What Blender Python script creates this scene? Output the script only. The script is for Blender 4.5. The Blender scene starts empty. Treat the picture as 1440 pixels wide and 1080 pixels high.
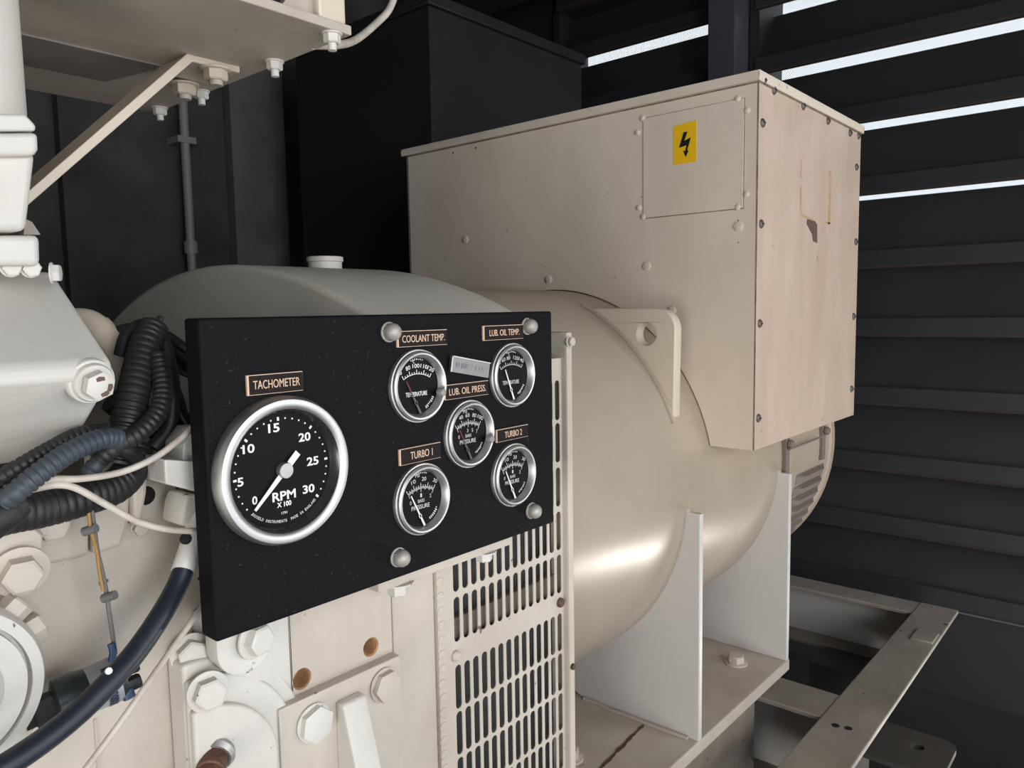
import bpy, bmesh, math, random
from mathutils import Vector, Matrix
R = random.Random(7)
C = bpy.context.scene.collection
H = 1.40                      # camera height above the floor; geometry is written relative to the eye
pi = math.pi

# ---------------------------------------------------------------- camera
F = 1080.0
aY = Vector((940, -120, F)).normalized()
aX = -Vector((-1250, -83, F)); aX = (aX - aY * aX.dot(aY)).normalized()
aZ = aX.cross(aY)
def ray(px, py):
    c = Vector((px - 720, py - 540, F))
    return Vector((aX.dot(c), aY.dot(c), aZ.dot(c)))
def P(px, py, X=None, Y=None, Z=None):
    r = ray(px, py)
    if X is not None: return r * (X / r.x)
    if Y is not None: return r * (Y / r.y)
    return r * (Z / r.z)
def wd(c): return Vector((aX.dot(c), aY.dot(c), aZ.dot(c)))
cam = bpy.data.cameras.new('camera'); cam.sensor_width = 36; cam.lens = 36 * F / 1440; cam.clip_start = .01
co = bpy.data.objects.new('camera', cam); C.objects.link(co)
m = Matrix.Identity(4)
for i, v in enumerate((wd(Vector((1, 0, 0))), wd(Vector((0, -1, 0))), wd(Vector((0, 0, -1))))):
    for j in range(3): m[j][i] = v[j]
co.matrix_world = m; bpy.context.scene.camera = co

# ---------------------------------------------------------------- materials
def mat(name, col, rough=.5, metal=0., noise=0., nscale=8., col2=None, bump=0., bscale=120., spots=None, spot_amt=.0, spot_scale=30., stretch=(1, 1, 1), coat=0., spec=.5):
    M = bpy.data.materials.new(name); M.use_nodes = True
    nt = M.node_tree; N = nt.nodes; L = nt.links; b = N['Principled BSDF']
    b.inputs['Roughness'].default_value = rough; b.inputs['Metallic'].default_value = metal
    b.inputs['Coat Weight'].default_value = coat; b.inputs['Specular IOR Level'].default_value = spec
    col = tuple(col) + (1,)
    tc = N.new('ShaderNodeTexCoord'); mp = N.new('ShaderNodeMapping'); mp.inputs['Scale'].default_value = stretch
    L.new(tc.outputs['Object'], mp.inputs['Vector'])
    out = None
    if noise > 0:
        n = N.new('ShaderNodeTexNoise'); n.inputs['Scale'].default_value = nscale; n.inputs['Detail'].default_value = 6; n.inputs['Roughness'].default_value = .6
        L.new(mp.outputs[0], n.inputs['Vector'])
        rp = N.new('ShaderNodeValToRGB'); rp.color_ramp.elements[0].position = .36; rp.color_ramp.elements[1].position = .68
        L.new(n.outputs['Fac'], rp.inputs['Fac'])
        mx = N.new('ShaderNodeMix'); mx.data_type = 'RGBA'
        c2 = tuple(col2) + (1,) if col2 else tuple(c * .6 for c in col[:3]) + (1,)
        mx.inputs[6].default_value = col; mx.inputs[7].default_value = c2
        ml = N.new('ShaderNodeMath'); ml.operation = 'MULTIPLY'; ml.inputs[1].default_value = noise
        L.new(rp.outputs['Color'], ml.inputs[0]); L.new(ml.outputs[0], mx.inputs[0])
        out = mx.outputs[2]
        rr = N.new('ShaderNodeMapRange'); rr.inputs[3].default_value = max(0, rough - .08); rr.inputs[4].default_value = min(1, rough + .12)
        L.new(n.outputs['Fac'], rr.inputs[0]); L.new(rr.outputs[0], b.inputs['Roughness'])
    if spots:
        n2 = N.new('ShaderNodeTexNoise'); n2.inputs['Scale'].default_value = spot_scale; n2.inputs['Detail'].default_value = 5; n2.inputs['Roughness'].default_value = .65
        L.new(tc.outputs['Object'], n2.inputs['Vector'])
        r2 = N.new('ShaderNodeValToRGB'); r2.color_ramp.elements[0].position = 1 - spot_amt; r2.color_ramp.elements[1].position = min(1, 1 - spot_amt + .04)
        L.new(n2.outputs['Fac'], r2.inputs['Fac'])
        m2 = N.new('ShaderNodeMix'); m2.data_type = 'RGBA'; m2.inputs[7].default_value = tuple(spots) + (1,)
        if out: L.new(out, m2.inputs[6])
        else: m2.inputs[6].default_value = col
        L.new(r2.outputs['Color'], m2.inputs[0]); out = m2.outputs[2]
    if out: L.new(out, b.inputs['Base Color'])
    else: b.inputs['Base Color'].default_value = col
    if bump > 0:
        n3 = N.new('ShaderNodeTexNoise'); n3.inputs['Scale'].default_value = bscale; n3.inputs['Detail'].default_value = 3
        L.new(tc.outputs['Object'], n3.inputs['Vector'])
        bp = N.new('ShaderNodeBump'); bp.inputs['Strength'].default_value = bump; bp.inputs['Distance'].default_value = .002
        L.new(n3.outputs['Fac'], bp.inputs['Height']); L.new(bp.outputs[0], b.inputs['Normal'])
    return M
RUST = (.16, .05, .02)
CREAM = (.63, .535, .425)
M = {}
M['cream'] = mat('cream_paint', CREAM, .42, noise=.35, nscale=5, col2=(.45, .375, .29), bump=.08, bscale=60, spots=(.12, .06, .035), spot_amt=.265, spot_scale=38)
M['sheet'] = mat('cream_sheet_paint', (.74, .645, .535), .38, noise=.65, nscale=3.2, col2=(.56, .455, .355), bump=.04, bscale=40, spots=(.26, .17, .10), spot_amt=.325, spot_scale=25, stretch=(1, 1, .6))
M['stain'] = mat('streaked_cream_sheet_paint', (.60, .475, .385), .26, noise=.65, nscale=5, col2=(.45, .33, .25), bump=.04, bscale=40, spots=(.22, .12, .07), spot_amt=.325, spot_scale=25, stretch=(1, 2.2, .55))
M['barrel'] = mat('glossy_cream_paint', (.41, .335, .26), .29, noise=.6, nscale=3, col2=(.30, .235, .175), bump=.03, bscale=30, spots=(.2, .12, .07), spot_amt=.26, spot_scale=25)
M['bell'] = mat('grey_cream_paint', (.66, .63, .55), .36, noise=.4, nscale=4, col2=(.52, .485, .41), bump=.04, bscale=40)
M['cast'] = mat('painted_casting', (.53, .47, .40), .5, noise=.6, nscale=8, col2=(.40, .335, .27), bump=.22, bscale=130, spots=(.10, .065, .045), spot_amt=.325, spot_scale=55)
M['white'] = mat('chipped_white_paint', (.63, .605, .555), .45, noise=.4, nscale=9, col2=(.47, .425, .36), bump=.15, bscale=150, spots=(.06, .04, .03), spot_amt=.325, spot_scale=60)
M['plate'] = mat('dusty_cream_plate', (.50, .44, .375), .55, noise=.6, nscale=7, col2=(.33, .27, .215), bump=.1, bscale=80, spots=RUST, spot_amt=.335, spot_scale=22)
M['skid'] = mat('dusty_steel_frame_paint', (.31, .27, .225), .55, noise=.7, nscale=6, col2=(.17, .14, .115), bump=.15, bscale=60, spots=(.04, .03, .025), spot_amt=.335, spot_scale=26)
M['shade_grey'] = mat('grey_brown_painted_shade', (.22, .195, .17), .6, noise=.4, nscale=8)
M['guss'] = mat('clean_grey_white_paint', (.58, .55, .52), .45, noise=.25, nscale=8, col2=(.5, .46, .42), bump=.05)
M['rust'] = mat('rust', (.50, .27, .13), .85, noise=.6, nscale=60, col2=(.06, .025, .015), bump=.4, bscale=300)
M['rusty_steel'] = mat('rusty_dark_steel', (.07, .045, .035), .6, metal=.4, noise=.9, nscale=70, col2=(.2, .09, .05), bump=.4, bscale=300)
M['panel'] = mat('black_crackle_paint', (.0048, .0048, .0058), .6, spec=.09, noise=.5, nscale=40, col2=(.009, .009, .011), bump=.12, bscale=500, spots=(.03, .03, .033), spot_amt=.352, spot_scale=260)
M['chrome'] = mat('bright_bezel_metal', (.60, .59, .575), .42, metal=1, noise=.2, nscale=40, col2=(.5, .5, .5))
M['steel'] = mat('worn_steel', (.5, .48, .46), .42, metal=.9, noise=.4, nscale=50, col2=(.3, .28, .26))
M['nut'] = mat('dull_plated_nut', (.40, .375, .34), .5, metal=.35, noise=.6, nscale=90, col2=(.26, .235, .21), bump=.1, bscale=300)
M['darkscrew'] = mat('tarnished_screw', (.12, .10, .09), .5, metal=.6)
M['seam'] = mat('brown_dirt_line', (.13, .08, .055), .7, noise=.7, nscale=60, col2=(.35, .27, .2))
M['dial'] = mat('black_dial', (.006, .006, .0065), .6, spec=.12)
M['ink'] = mat('white_dial_print', (.82, .82, .82), .5)
M['ink_dim'] = mat('grey_dial_print', (.55, .56, .55), .5)
M['copper'] = mat('copper_coloured_edge', (.66, .45, .32), .5)
M['plate_black'] = mat('black_engraved_plastic', (.012, .008, .007), .55, spec=.15)
M['red'] = mat('dark_red_needle', (.16, .022, .02), .5)
M['greyneedle'] = mat('dull_grey_needle', (.10, .095, .09), .45)
M['darkring'] = mat('dark_glossy_ring', (.09, .09, .09), .25, metal=.8)
M['tag'] = mat('dull_aluminium_tag', (.27, .27, .265), .5, metal=.3, noise=.3, nscale=60)
M['tagtext'] = mat('tag_print', (.2, .2, .24), .5)
M['rubber'] = mat('black_rubber', (.010, .010, .011), .5, noise=.5, nscale=60, col2=(.024, .023, .023), bump=.1, bscale=200)
M['hose'] = mat('smooth_dark_hose', (.012, .017, .026), .38, noise=.3, nscale=40, col2=(.022, .028, .04), spots=(.3, .3, .3), spot_amt=.24, spot_scale=150)
M['conduit_blue'] = mat('dusty_blue_black_conduit', (.035, .046, .06), .5, noise=.5, nscale=40, col2=(.06, .07, .08))
M['conduit_black'] = mat('black_conduit', (.013, .0125, .0125), .48, noise=.4, nscale=40, col2=(.03, .028, .027))
M['wire_white'] = mat('dirty_white_cable', (.58, .53, .46), .5, noise=.6, nscale=45, col2=(.32, .24, .19))
M['wire_grey'] = mat('grey_wire', (.13, .125, .12), .5)
M['wire_yellow'] = mat('ochre_wire', (.30, .17, .045), .5)
M['sender'] = mat('grey_green_sender_metal', (.07, .085, .088), .32, metal=.7, noise=.3, nscale=30)
M['label'] = mat('silver_printed_label', (.36, .38, .40), .4, metal=.3)
M['labelink'] = mat('dark_label_ink', (.03, .035, .06), .5)
M['bluelug'] = mat('blue_terminal_sleeve', (.02, .06, .14), .45)
M['yellow'] = mat('yellow_sticker', (.85, .50, .01), .45)
M['black'] = mat('black_print', (.008, .008, .008), .5)
M['anchor'] = mat('dusty_dark_plate', (.06, .052, .045), .75, noise=.5, nscale=12)
M['hole'] = mat('dark_hole', (.004, .004, .004), .9)
M['dark'] = mat('dark_charcoal_paint', (.016, .0165, .019), .55, noise=.5, nscale=4, col2=(.026, .025, .026))
M['slat'] = mat('charcoal_louvre_paint', (.032, .031, .032), .5, noise=.5, nscale=2.2, col2=(.042, .039, .039), stretch=(.5, 1, 1))
M['flange'] = mat('sky_tinted_slat_flange', (.024, .026, .030), .5, noise=.5, nscale=3, col2=(.03, .031, .034))  # bluish sky light on the upright flange is put into this colour
M['slatlip'] = mat('rusty_brown_slat_edge', (.04, .026, .022), .7, noise=.5, nscale=12, col2=(.02, .017, .017))
M['column'] = mat('grey_blue_steel_column', (.07, .07, .092), .4, noise=.2)
M['wall'] = mat('sooty_wall', (.085, .077, .073), .85, noise=.8, nscale=3.5, col2=(.035, .031, .031), bump=.2, bscale=20)
M['wall2'] = mat('grey_soot_panel', (.17, .165, .16), .8, noise=.8, nscale=5, col2=(.09, .088, .086))
M['ceil'] = mat('dark_ceiling', (.012, .012, .014), .8)
M['floor'] = mat('dusty_dark_concrete', (.045, .04, .036), .8, noise=.8, nscale=3, col2=(.02, .018, .017), bump=.3, bscale=30)
M['pipe'] = mat('dull_grey_conduit_paint', (.26, .27, .28), .5)
M['chip'] = mat('bare_primer_patch', (.13, .075, .06), .6, noise=.4, nscale=90)
M['residue'] = mat('ochre_glue_residue', (.42, .25, .10), .6, noise=.6, nscale=120, col2=(.56, .45, .36))
M['soot'] = mat('scratch_grey', (.16, .13, .11), .7)
# thin clear gauge glass: mostly transmits, a little mirror
g = bpy.data.materials.new('gauge_glass'); g.use_nodes = True; N = g.node_tree.nodes; L = g.node_tree.links; N.clear()
o_ = N.new('ShaderNodeOutputMaterial'); mx = N.new('ShaderNodeMixShader'); tr = N.new('ShaderNodeBsdfTransparent'); gl = N.new('ShaderNodeBsdfGlossy'); lw = N.new('ShaderNodeLayerWeight'); lw.inputs['Blend'].default_value = .5; pw = N.new('ShaderNodeMath'); pw.operation = 'POWER'; pw.inputs[1].default_value = 5; fr = N.new('ShaderNodeMapRange'); fr.inputs[1].default_value = .03; fr.inputs[3].default_value = 0
gl.inputs['Roughness'].default_value = .04; L.new(lw.outputs['Facing'], pw.inputs[0]); L.new(pw.outputs[0], fr.inputs[0])
L.new(fr.outputs[0], mx.inputs[0]); L.new(tr.outputs[0], mx.inputs[1]); L.new(gl.outputs[0], mx.inputs[2]); L.new(mx.outputs[0], o_.inputs[0]); M['glass'] = g
# insect mesh outside the louvre: fine woven grid with open holes
g = bpy.data.materials.new('insect_mesh'); g.use_nodes = True; N = g.node_tree.nodes; L = g.node_tree.links; N.clear()
o_ = N.new('ShaderNodeOutputMaterial'); mx = N.new('ShaderNodeMixShader'); tr = N.new('ShaderNodeBsdfTransparent'); df = N.new('ShaderNodeBsdfDiffuse'); df.inputs[0].default_value = (.25, .26, .28, 1)
tc = N.new('ShaderNodeTexCoord'); ck = N.new('ShaderNodeTexChecker'); ck.inputs['Scale'].default_value = 330; ck.inputs[1].default_value = (0, 0, 0, 1); ck.inputs[2].default_value = (.55, .55, .55, 1)
L.new(tc.outputs['Object'], ck.inputs['Vector']); L.new(ck.outputs['Color'], mx.inputs[0]); L.new(tr.outputs[0], mx.inputs[1]); L.new(df.outputs[0], mx.inputs[2]); L.new(mx.outputs[0], o_.inputs[0]); M['mesh'] = g

# ---------------------------------------------------------------- object helpers
def org(o):
    v = Vector((0, 0, 0))
    while o is not None: v += o.location; o = o.parent
    return v
def props(o, label=None, cat=None, group=None, kind=None):
    if label: o['label'] = label
    if cat: o['category'] = cat
    if group: o['group'] = group
    if kind: o['kind'] = kind
    return o
def thing(name, label, cat, loc=(0, 0, 0), group=None):
    o = bpy.data.objects.new(name, None); C.objects.link(o); o.location = loc; o.empty_display_size = .05
    return props(o, label, cat, group)
def finish(bm, bevel=0, segs=2, ang=30, smooth=True):
    bmesh.ops.remove_doubles(bm, verts=bm.verts, dist=1e-6)
    bmesh.ops.recalc_face_normals(bm, faces=bm.faces)
    fl = bm.faces.layers.int.new('curved'); lim = math.radians(38)
    for f in bm.faces:
        f[fl] = int(any(len(e.link_faces) == 2 and .004 < e.calc_face_angle(0) < lim for e in f.edges))
    new = set()
    if bevel:
        es = [e for e in bm.edges if len(e.link_faces) == 2 and e.calc_face_angle(0) > math.radians(ang)]
        if es: new = set(bmesh.ops.bevel(bm, geom=es, offset=bevel, segments=segs, profile=.5, affect='EDGES', clamp_overlap=True)['faces'])
    for f in bm.faces: f.smooth = smooth and (f in new or bool(f[fl]))
    for e in bm.edges:
        if len(e.link_faces) == 2 and e.calc_face_angle(0) > lim: e.smooth = False
    bm.faces.layers.int.remove(fl)
def part(parent, name, bm, m, label=None, bevel=0, segs=2, smooth=True, kind=None, ang=30):
    finish(bm, bevel, segs, ang, smooth)
    me = bpy.data.meshes.new(name)
    if parent is None:
        xs = [v.co for v in bm.verts]
        o0 = Vector(((min(v.x for v in xs) + max(v.x for v in xs)) / 2, (min(v.y for v in xs) + max(v.y for v in xs)) / 2, min(v.z for v in xs)))
    else: o0 = org(parent)
    bmesh.ops.translate(bm, verts=bm.verts, vec=-o0)
    bm.to_mesh(me); bm.free()
    me.materials.append(M[m] if isinstance(m, str) else m)
    o = bpy.data.objects.new(name, me); C.objects.link(o)
    if parent is None: o.location = o0
    else: o.parent = parent
    return props(o, label, None, None, kind)
def single(name, bm, m, label, cat, group=None, **k):
    return props(part(None, name, bm, m, **k), label, cat, group)
def struct(name, bm, m, parent=None, **k):
    return props(part(parent, name, bm, m, **k), None, None, None, 'structure' if parent is None else None)

# ---------------------------------------------------------------- shape helpers
def nb(): return bmesh.new()
def box(bm, x0, x1, y0, y1, z0, z1):
    vs = [bm.verts.new((x, y, z)) for x in (x0, x1) for y in (y0, y1) for z in (z0, z1)]
    for f in ((0, 1, 3, 2), (4, 6, 7, 5), (0, 4, 5, 1), (2, 3, 7, 6), (0, 2, 6, 4), (1, 5, 7, 3)): bm.faces.new([vs[i] for i in f])
    return bm
def prism(bm, pts, vec):
    a = [bm.verts.new(p) for p in pts]; b = [bm.verts.new(Vector(p) + Vector(vec)) for p in pts]; n = len(a)
    bm.faces.new(a); bm.faces.new(b[::-1])
    for i in range(n): bm.faces.new((a[i], b[i], b[(i + 1) % n], a[(i + 1) % n]))
    return bm
def basis(d):
    d = Vector(d).normalized(); u = d.cross(Vector((0, 0, 1)) if abs(d.z) < .9 else Vector((0, 1, 0))).normalized()
    return u, d.cross(u), d
def lathe(bm, p, d, prof, n=32, a0=0, a1=2 * pi):
    u, v, d = basis(d); p = Vector(p); rings = []; full = abs(a1 - a0 - 2 * pi) < 1e-6
    for r, h in prof:
        if r < 1e-7: rings.append([bm.verts.new(p + d * h)])
        else: rings.append([bm.verts.new(p + d * h + (u * math.cos(a0 + (a1 - a0) * i / n) + v * math.sin(a0 + (a1 - a0) * i / n)) * r) for i in range(n if full else n + 1)])
    for A, B in zip(rings, rings[1:]):
        k = n if full else n
        for i in range(k):
            j = (i + 1) % n if full else i + 1
            if len(A) == 1 and len(B) == 1: break
            if len(A) == 1: bm.faces.new((A[0], B[i], B[j]))
            elif len(B) == 1: bm.faces.new((A[i], B[0], A[j]))
            else: bm.faces.new((A[i], B[i], B[j], A[j]))
    return bm
def cyl(bm, p, d, r, h, n=24, ch=0): 
    if ch: return lathe(bm, p, d, [(0, 0), (r, 0), (r, h - ch), (r - ch, h), (0, h)], n)
    return lathe(bm, p, d, [(0, 0), (r, 0), (r, h), (0, h)], n)
def hexbolt(bm, p, d, r, h=None, w=1.25, wh=.18, rot=0.):
    """hex head on a washer; r is the corner radius"""
    h = h or r * .8; u, v, d = basis(d); p = Vector(p)
    if w: lathe(bm, p, d, [(0, 0), (r * w, 0), (r * w, r * wh * .8), (r * w * .94, r * wh), (0, r * wh)], 24)
    b0 = p + d * (r * wh * .9) if w else p
    R1, R2, R3 = [], [], []
    for i in range(6):
        a = rot + i * pi / 3; e = u * math.cos(a) + v * math.sin(a)
        R1.append(bm.verts.new(b0 + e * r)); R2.append(bm.verts.new(b0 + e * r + d * h * .86)); R3.append(bm.verts.new(b0 + e * r * .84 + d * h))
    for A, B in ((R1, R2), (R2, R3)):
        for i in range(6): bm.faces.new((A[i], A[(i + 1) % 6], B[(i + 1) % 6], B[i]))
    bm.faces.new(R3)
    return bm
def spline(pts, n=8):
    pts = [Vector(p) for p in pts]
    if len(pts) < 3: return [pts[0].lerp(pts[1], i / n) for i in range(n + 1)]
    e = [pts[0] * 2 - pts[1]] + pts + [pts[-1] * 2 - pts[-2]]; out = []
    for i in range(1, len(e) - 2):
        a, b, c, d = e[i - 1:i + 3]
        for k in range(n):
            t = k / n
            out.append(.5 * ((2 * b) + (c - a) * t + (2 * a - 5 * b + 4 * c - d) * t * t + (3 * b - a - 3 * c + d) * t ** 3))
    return out + [pts[-1]]
def tube(bm, pts, r, n=14, seg=10, rib=0, pitch=.005, cap=True):
    path = spline(pts, seg)
    # resample evenly
    Ls = [0]
    for a, b in zip(path, path[1:]): Ls.append(Ls[-1] + (b - a).length)
    T = Ls[-1]; step = pitch / 5 if rib else max(T / (len(path) * 1.0), 1e-4); k = max(2, int(T / step)); q = []; j = 0
    for i in range(k + 1):
        s = T * i / k
        while j < len(Ls) - 2 and Ls[j + 1] < s: j += 1
        d = Ls[j + 1] - Ls[j]; q.append((path[j].lerp(path[j + 1], (s - Ls[j]) / d if d else 0), s))
    u = None; rings = []
    for i, (p, s) in enumerate(q):
        t = (q[min(i + 1, k)][0] - q[max(i - 1, 0)][0]).normalized()
        if u is None: u = basis(t)[0]
        u = (u - t * u.dot(t)).normalized(); v = t.cross(u)
        rr = r(s / T) if callable(r) else r
        if rib: rr *= 1 - rib * (0 if (s / pitch) % 1 < .62 else 1)
        rings.append([bm.verts.new(p + (u * math.cos(2 * pi * a / n) + v * math.sin(2 * pi * a / n)) * rr) for a in range(n)])
    for A, B in zip(rings, rings[1:]):
        for i in range(n): bm.faces.new((A[i], A[(i + 1) % n], B[(i + 1) % n], B[i]))
    if cap: bm.faces.new(rings[0][::-1]); bm.faces.new(rings[-1])
    return bm
def add_mesh(bm, me, fn):
    vs = [bm.verts.new(fn(v.co)) for v in me.vertices]
    for p in me.polygons:
        try: bm.faces.new([vs[i] for i in p.vertices])
        except ValueError: pass
def curve_mesh(cu):
    ob = bpy.data.objects.new('tmp_curve', cu); C.objects.link(ob)
    dg = bpy.context.evaluated_depsgraph_get(); dg.update()
    me = bpy.data.meshes.new_from_object(ob.evaluated_get(dg)); bpy.data.objects.remove(ob); bpy.data.curves.remove(cu)
    return me
def flat(bm, loops, t, fn):
    """plate with holes: first loop is the outline; fn maps (u, v, h) to the world, h in 0..t"""
    cu = bpy.data.curves.new('tmp', 'CURVE'); cu.dimensions = '2D'; cu.fill_mode = 'BOTH'; cu.extrude = t / 2
    for lp in loops:
        s = cu.splines.new('POLY'); s.points.add(len(lp) - 1); s.use_cyclic_u = True
        for q, (a, b) in zip(s.points, lp): q.co = (a, b, 0, 1)
    me = curve_mesh(cu); add_mesh(bm, me, lambda c: fn(c.x, c.y, c.z + t / 2)); bpy.data.meshes.remove(me)
    return bm
def text(bm, s, u, v, h, fn, w=None, t=.0002, rot=0., bold=0.):
    """lettering centred on (u, v), cap height h, optional total width w"""
    cu = bpy.data.curves.new('tmp', 'FONT'); cu.body = s; cu.extrude = .5; cu.offset = bold; cu.resolution_u = 3
    me = curve_mesh(cu); xs = [q.co.x for q in me.vertices]; ys = [q.co.y for q in me.vertices]
    if not xs: return bm
    x0, x1, y0, y1 = min(xs), max(xs), min(ys), max(ys); sy = h / (y1 - y0); sx = w / (x1 - x0) if w else sy; c, d = math.cos(rot), math.sin(rot)
    def f(q):
        a = (q.x - (x0 + x1) / 2) * sx; b = (q.y - (y0 + y1) / 2) * sy
        return fn(u + a * c - b * d, v + a * d + b * c, (q.z + .5) * t)
    add_mesh(bm, me, f); bpy.data.meshes.remove(me); return bm
def rrect(u0, u1, v0, v1, r, n=4):
    o = []
    for cx, cy, a in ((u1 - r, v1 - r, 0), (u0 + r, v1 - r, pi / 2), (u0 + r, v0 + r, pi), (u1 - r, v0 + r, 1.5 * pi)):
        o += [(cx + r * math.cos(a + pi / 2 * i / n), cy + r * math.sin(a + pi / 2 * i / n)) for i in range(n + 1)]
    return o
def circ(u, v, r, n=24): return [(u + r * math.cos(2 * pi * i / n), v + r * math.sin(2 * pi * i / n)) for i in range(n)]
onX = lambda X: (lambda u, v, h: Vector((X + h, u, v)))      # drawn facing +X
onY = lambda Y: (lambda u, v, h: Vector((u, Y - h, v)))      # drawn facing -Y
def bolts(parent, pts, d, r, m, name='bolt', **k):
    for i, p in enumerate(pts): part(parent, name, hexbolt(nb(), p, d, r, rot=R.random(), **k), m, bevel=0)
PX = Vector((1, 0, 0)); NY = Vector((0, -1, 0)); UP = Vector((0, 0, 1)); DN = -UP

# ================================================================ the room
YL = 2.6
struct('floor', box(nb(), -2.6, 1.4, -2.4, 3.0, -H - .1, -H), 'floor')
struct('ceiling', box(nb(), -2.6, 1.4, -2.4, 3.0, 1.32, 1.4), 'ceil')
struct('wall_left', box(nb(), -2.6, -2.5, -2.4, 3.0, -H, 1.32), 'wall')
struct('wall_behind', box(nb(), -2.5, 1.4, -2.4, -2.3, -H, 1.32), 'wall')
bm = nb(); box(bm, 1.3, 1.4, 2.25, 3.0, -H, 1.32); box(bm, 1.3, 1.4, -2.3, -1.7, -H, 1.32); box(bm, 1.3, 1.4, -1.7, 2.25, 1.15, 1.32)
struct('wall_right', bm, 'wall')
bm = nb(); box(bm, -2.5, -1.98, YL + .02, YL + .12, -H, 1.32); box(bm, -1.98, 1.3, YL + .02, YL + .12, 1.2, 1.32)
struct('wall_far', bm, 'dark')
# grey panels and pilaster on the far side wall
yy = [P(x, 250, X=-2.46).y for x in (88, 318, 322, 396)]
struct('trim_1', box(nb(), -2.5, -2.46, yy[0], yy[1], -H, 1.0), 'wall')
struct('trim_2', box(nb(), -2.5, -2.43, yy[2], yy[3], -H, 1.0), 'wall2')
q = P(263, 250, X=-2.40)
t = thing('conduit_pipe', 'thin pale grey vertical conduit on the dark side wall behind the engine', 'pipe', (-2.40, q.y, -H))
part(t, 'pipe', cyl(nb(), (-2.40, q.y, -H), UP, .014, 2.3, 12), 'pipe')
zc = P(263, 348, X=-2.40).z
part(t, 'coupling', cyl(nb(), (-2.40, q.y, zc - .02), UP, .021, .04, 12), 'pipe')
for dz in (-.5, .55):
    bm = nb(); box(bm, -2.46, -2.385, q.y - .03, q.y + .03, dz - .01, dz + .01); part(t, 'clip', bm, 'pipe')

# louvre banks: tall blades leaning outward with bright sky between the upper ones
def louvre(x0, x1, label):
    t = thing('louvre_panel', label, 'louvre', ((x0 + x1) / 2, YL, -H), 'louvre panels of the far wall')
    part(t, 'frame_side', box(nb(), x0 - .02, x0 + .012, YL, YL + .2, -H, 1.2), 'dark'); part(t, 'frame_side', box(nb(), x1 - .012, x1 + .02, YL, YL + .2, -H, 1.2), 'dark')
    part(t, 'sill', box(nb(), x0, x1, YL + .01, YL + .19, -1.22, -.95), 'slat')
    part(t, 'sill', box(nb(), x0, min(x1, -.15), YL + .01, YL + .19, -H, -1.22), 'dark')
    lips = [-205, -92, 22, 135, 251, 368, 475, 583, 687, 783, 880]; outs = [-190, -68, 43, 150, 260]
    for k, py in enumerate(lips):
        z = P(1440, py, Y=YL - .012).z; B = .14
        zo = P(1440, outs[k - 1], Y=YL + .012 + B).z if 0 < k <= len(outs) else z + .26
        bm = nb(); prism(bm, [(x0, YL, z + .004), (x0, YL + .012, z + .004), (x0, YL + .012 + B, zo), (x0, YL + B, zo)], (x1 - x0, 0, 0))
        s = part(t, 'slat', bm, 'slat')
        bm = nb(); prism(bm, [(x0, YL - .012, z + .006), (x0, YL + .004, z + .006), (x0, YL + .006, z + .058), (x0, YL - .006, z + .058)], (x1 - x0, 0, 0)); part(s, 'slat_flange', bm, 'flange', bevel=.002)
        bm = nb(); box(bm, x0, x1, YL - .013, YL + .006, z, z + .008); part(s, 'slat_lip', bm, 'slatlip', 'brownish folded lower edge')
    bm = nb(); box(bm, x0, x1, YL + .185, YL + .187, -H, 1.2); part(t, 'insect_mesh', bm, 'mesh')
    return t
xc0, xc1 = P(995, 60, Y=2.5).x, P(1033, 60, Y=2.5).x
louvre(xc1 + .03, 1.28, 'wide bank of charcoal louvre blades right of the steel column')
louvre(-1.98, xc0 - .01, 'short bank of charcoal louvre blades left of the steel column')
single('steel_column', box(nb(), xc0, xc1, 2.5, 2.72, -H, 1.32), 'column', 'blue-grey square steel column between the two louvre banks', 'column', bevel=.004)
# dark cubicle behind the generator
a = P(605, 100, X=-1.5); b = P(818, 120, X=-1.5); zt = P(812, 75, X=-1.5).z
t = thing('equipment_cabinet', 'tall black steel cabinet standing behind the cream terminal box', 'cabinet', (-1.8, (a.y + b.y) / 2, -H))
part(t, 'body', box(nb(), -2.1, -1.5, a.y, b.y, -H, zt - .03), 'dark', bevel=.004)
part(t, 'top_cap', box(nb(), -2.11, -1.49, a.y - .01, b.y + .01, zt - .03, zt), 'dark', bevel=.003)
part(t, 'plinth', box(nb(), -2.11, -1.49, a.y - .005, b.y + .005, -H, -H + .1), 'dark', bevel=.003)
# ceiling duct seen at the top edge
a = P(690, 4, Z=1.2)
t = thing('ceiling_duct', 'dark ceiling duct in front of the upper louvres', 'duct', (-1.75, 2.2, 1.1))
part(t, 'duct_body', box(nb(), -2.2, -1.33, 2.02, 2.3, 1.14, 1.32), 'dark', bevel=.004)
part(t, 'flange', box(nb(), -2.22, -1.31, 2.005, 2.03, 1.12, 1.32), 'dark', bevel=.003)

# ================================================================ alternator
CX, CZ, RB = -.926, -.305, .341
ALT = thing('alternator', 'large cream round alternator barrel on welded feet right of the black gauge panel', 'generator', (CX, 1.1, -.72))
axp = lambda y: (CX, y, CZ)
YA = Vector((0, 1, 0))
bm = nb(); lathe(bm, axp(0), YA, [(0, .775), (RB - .004, .775), (RB, .78), (RB, 1.50), (RB - .01, 1.505), (0, 1.505)], 128); part(ALT, 'barrel', bm, 'barrel')
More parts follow.
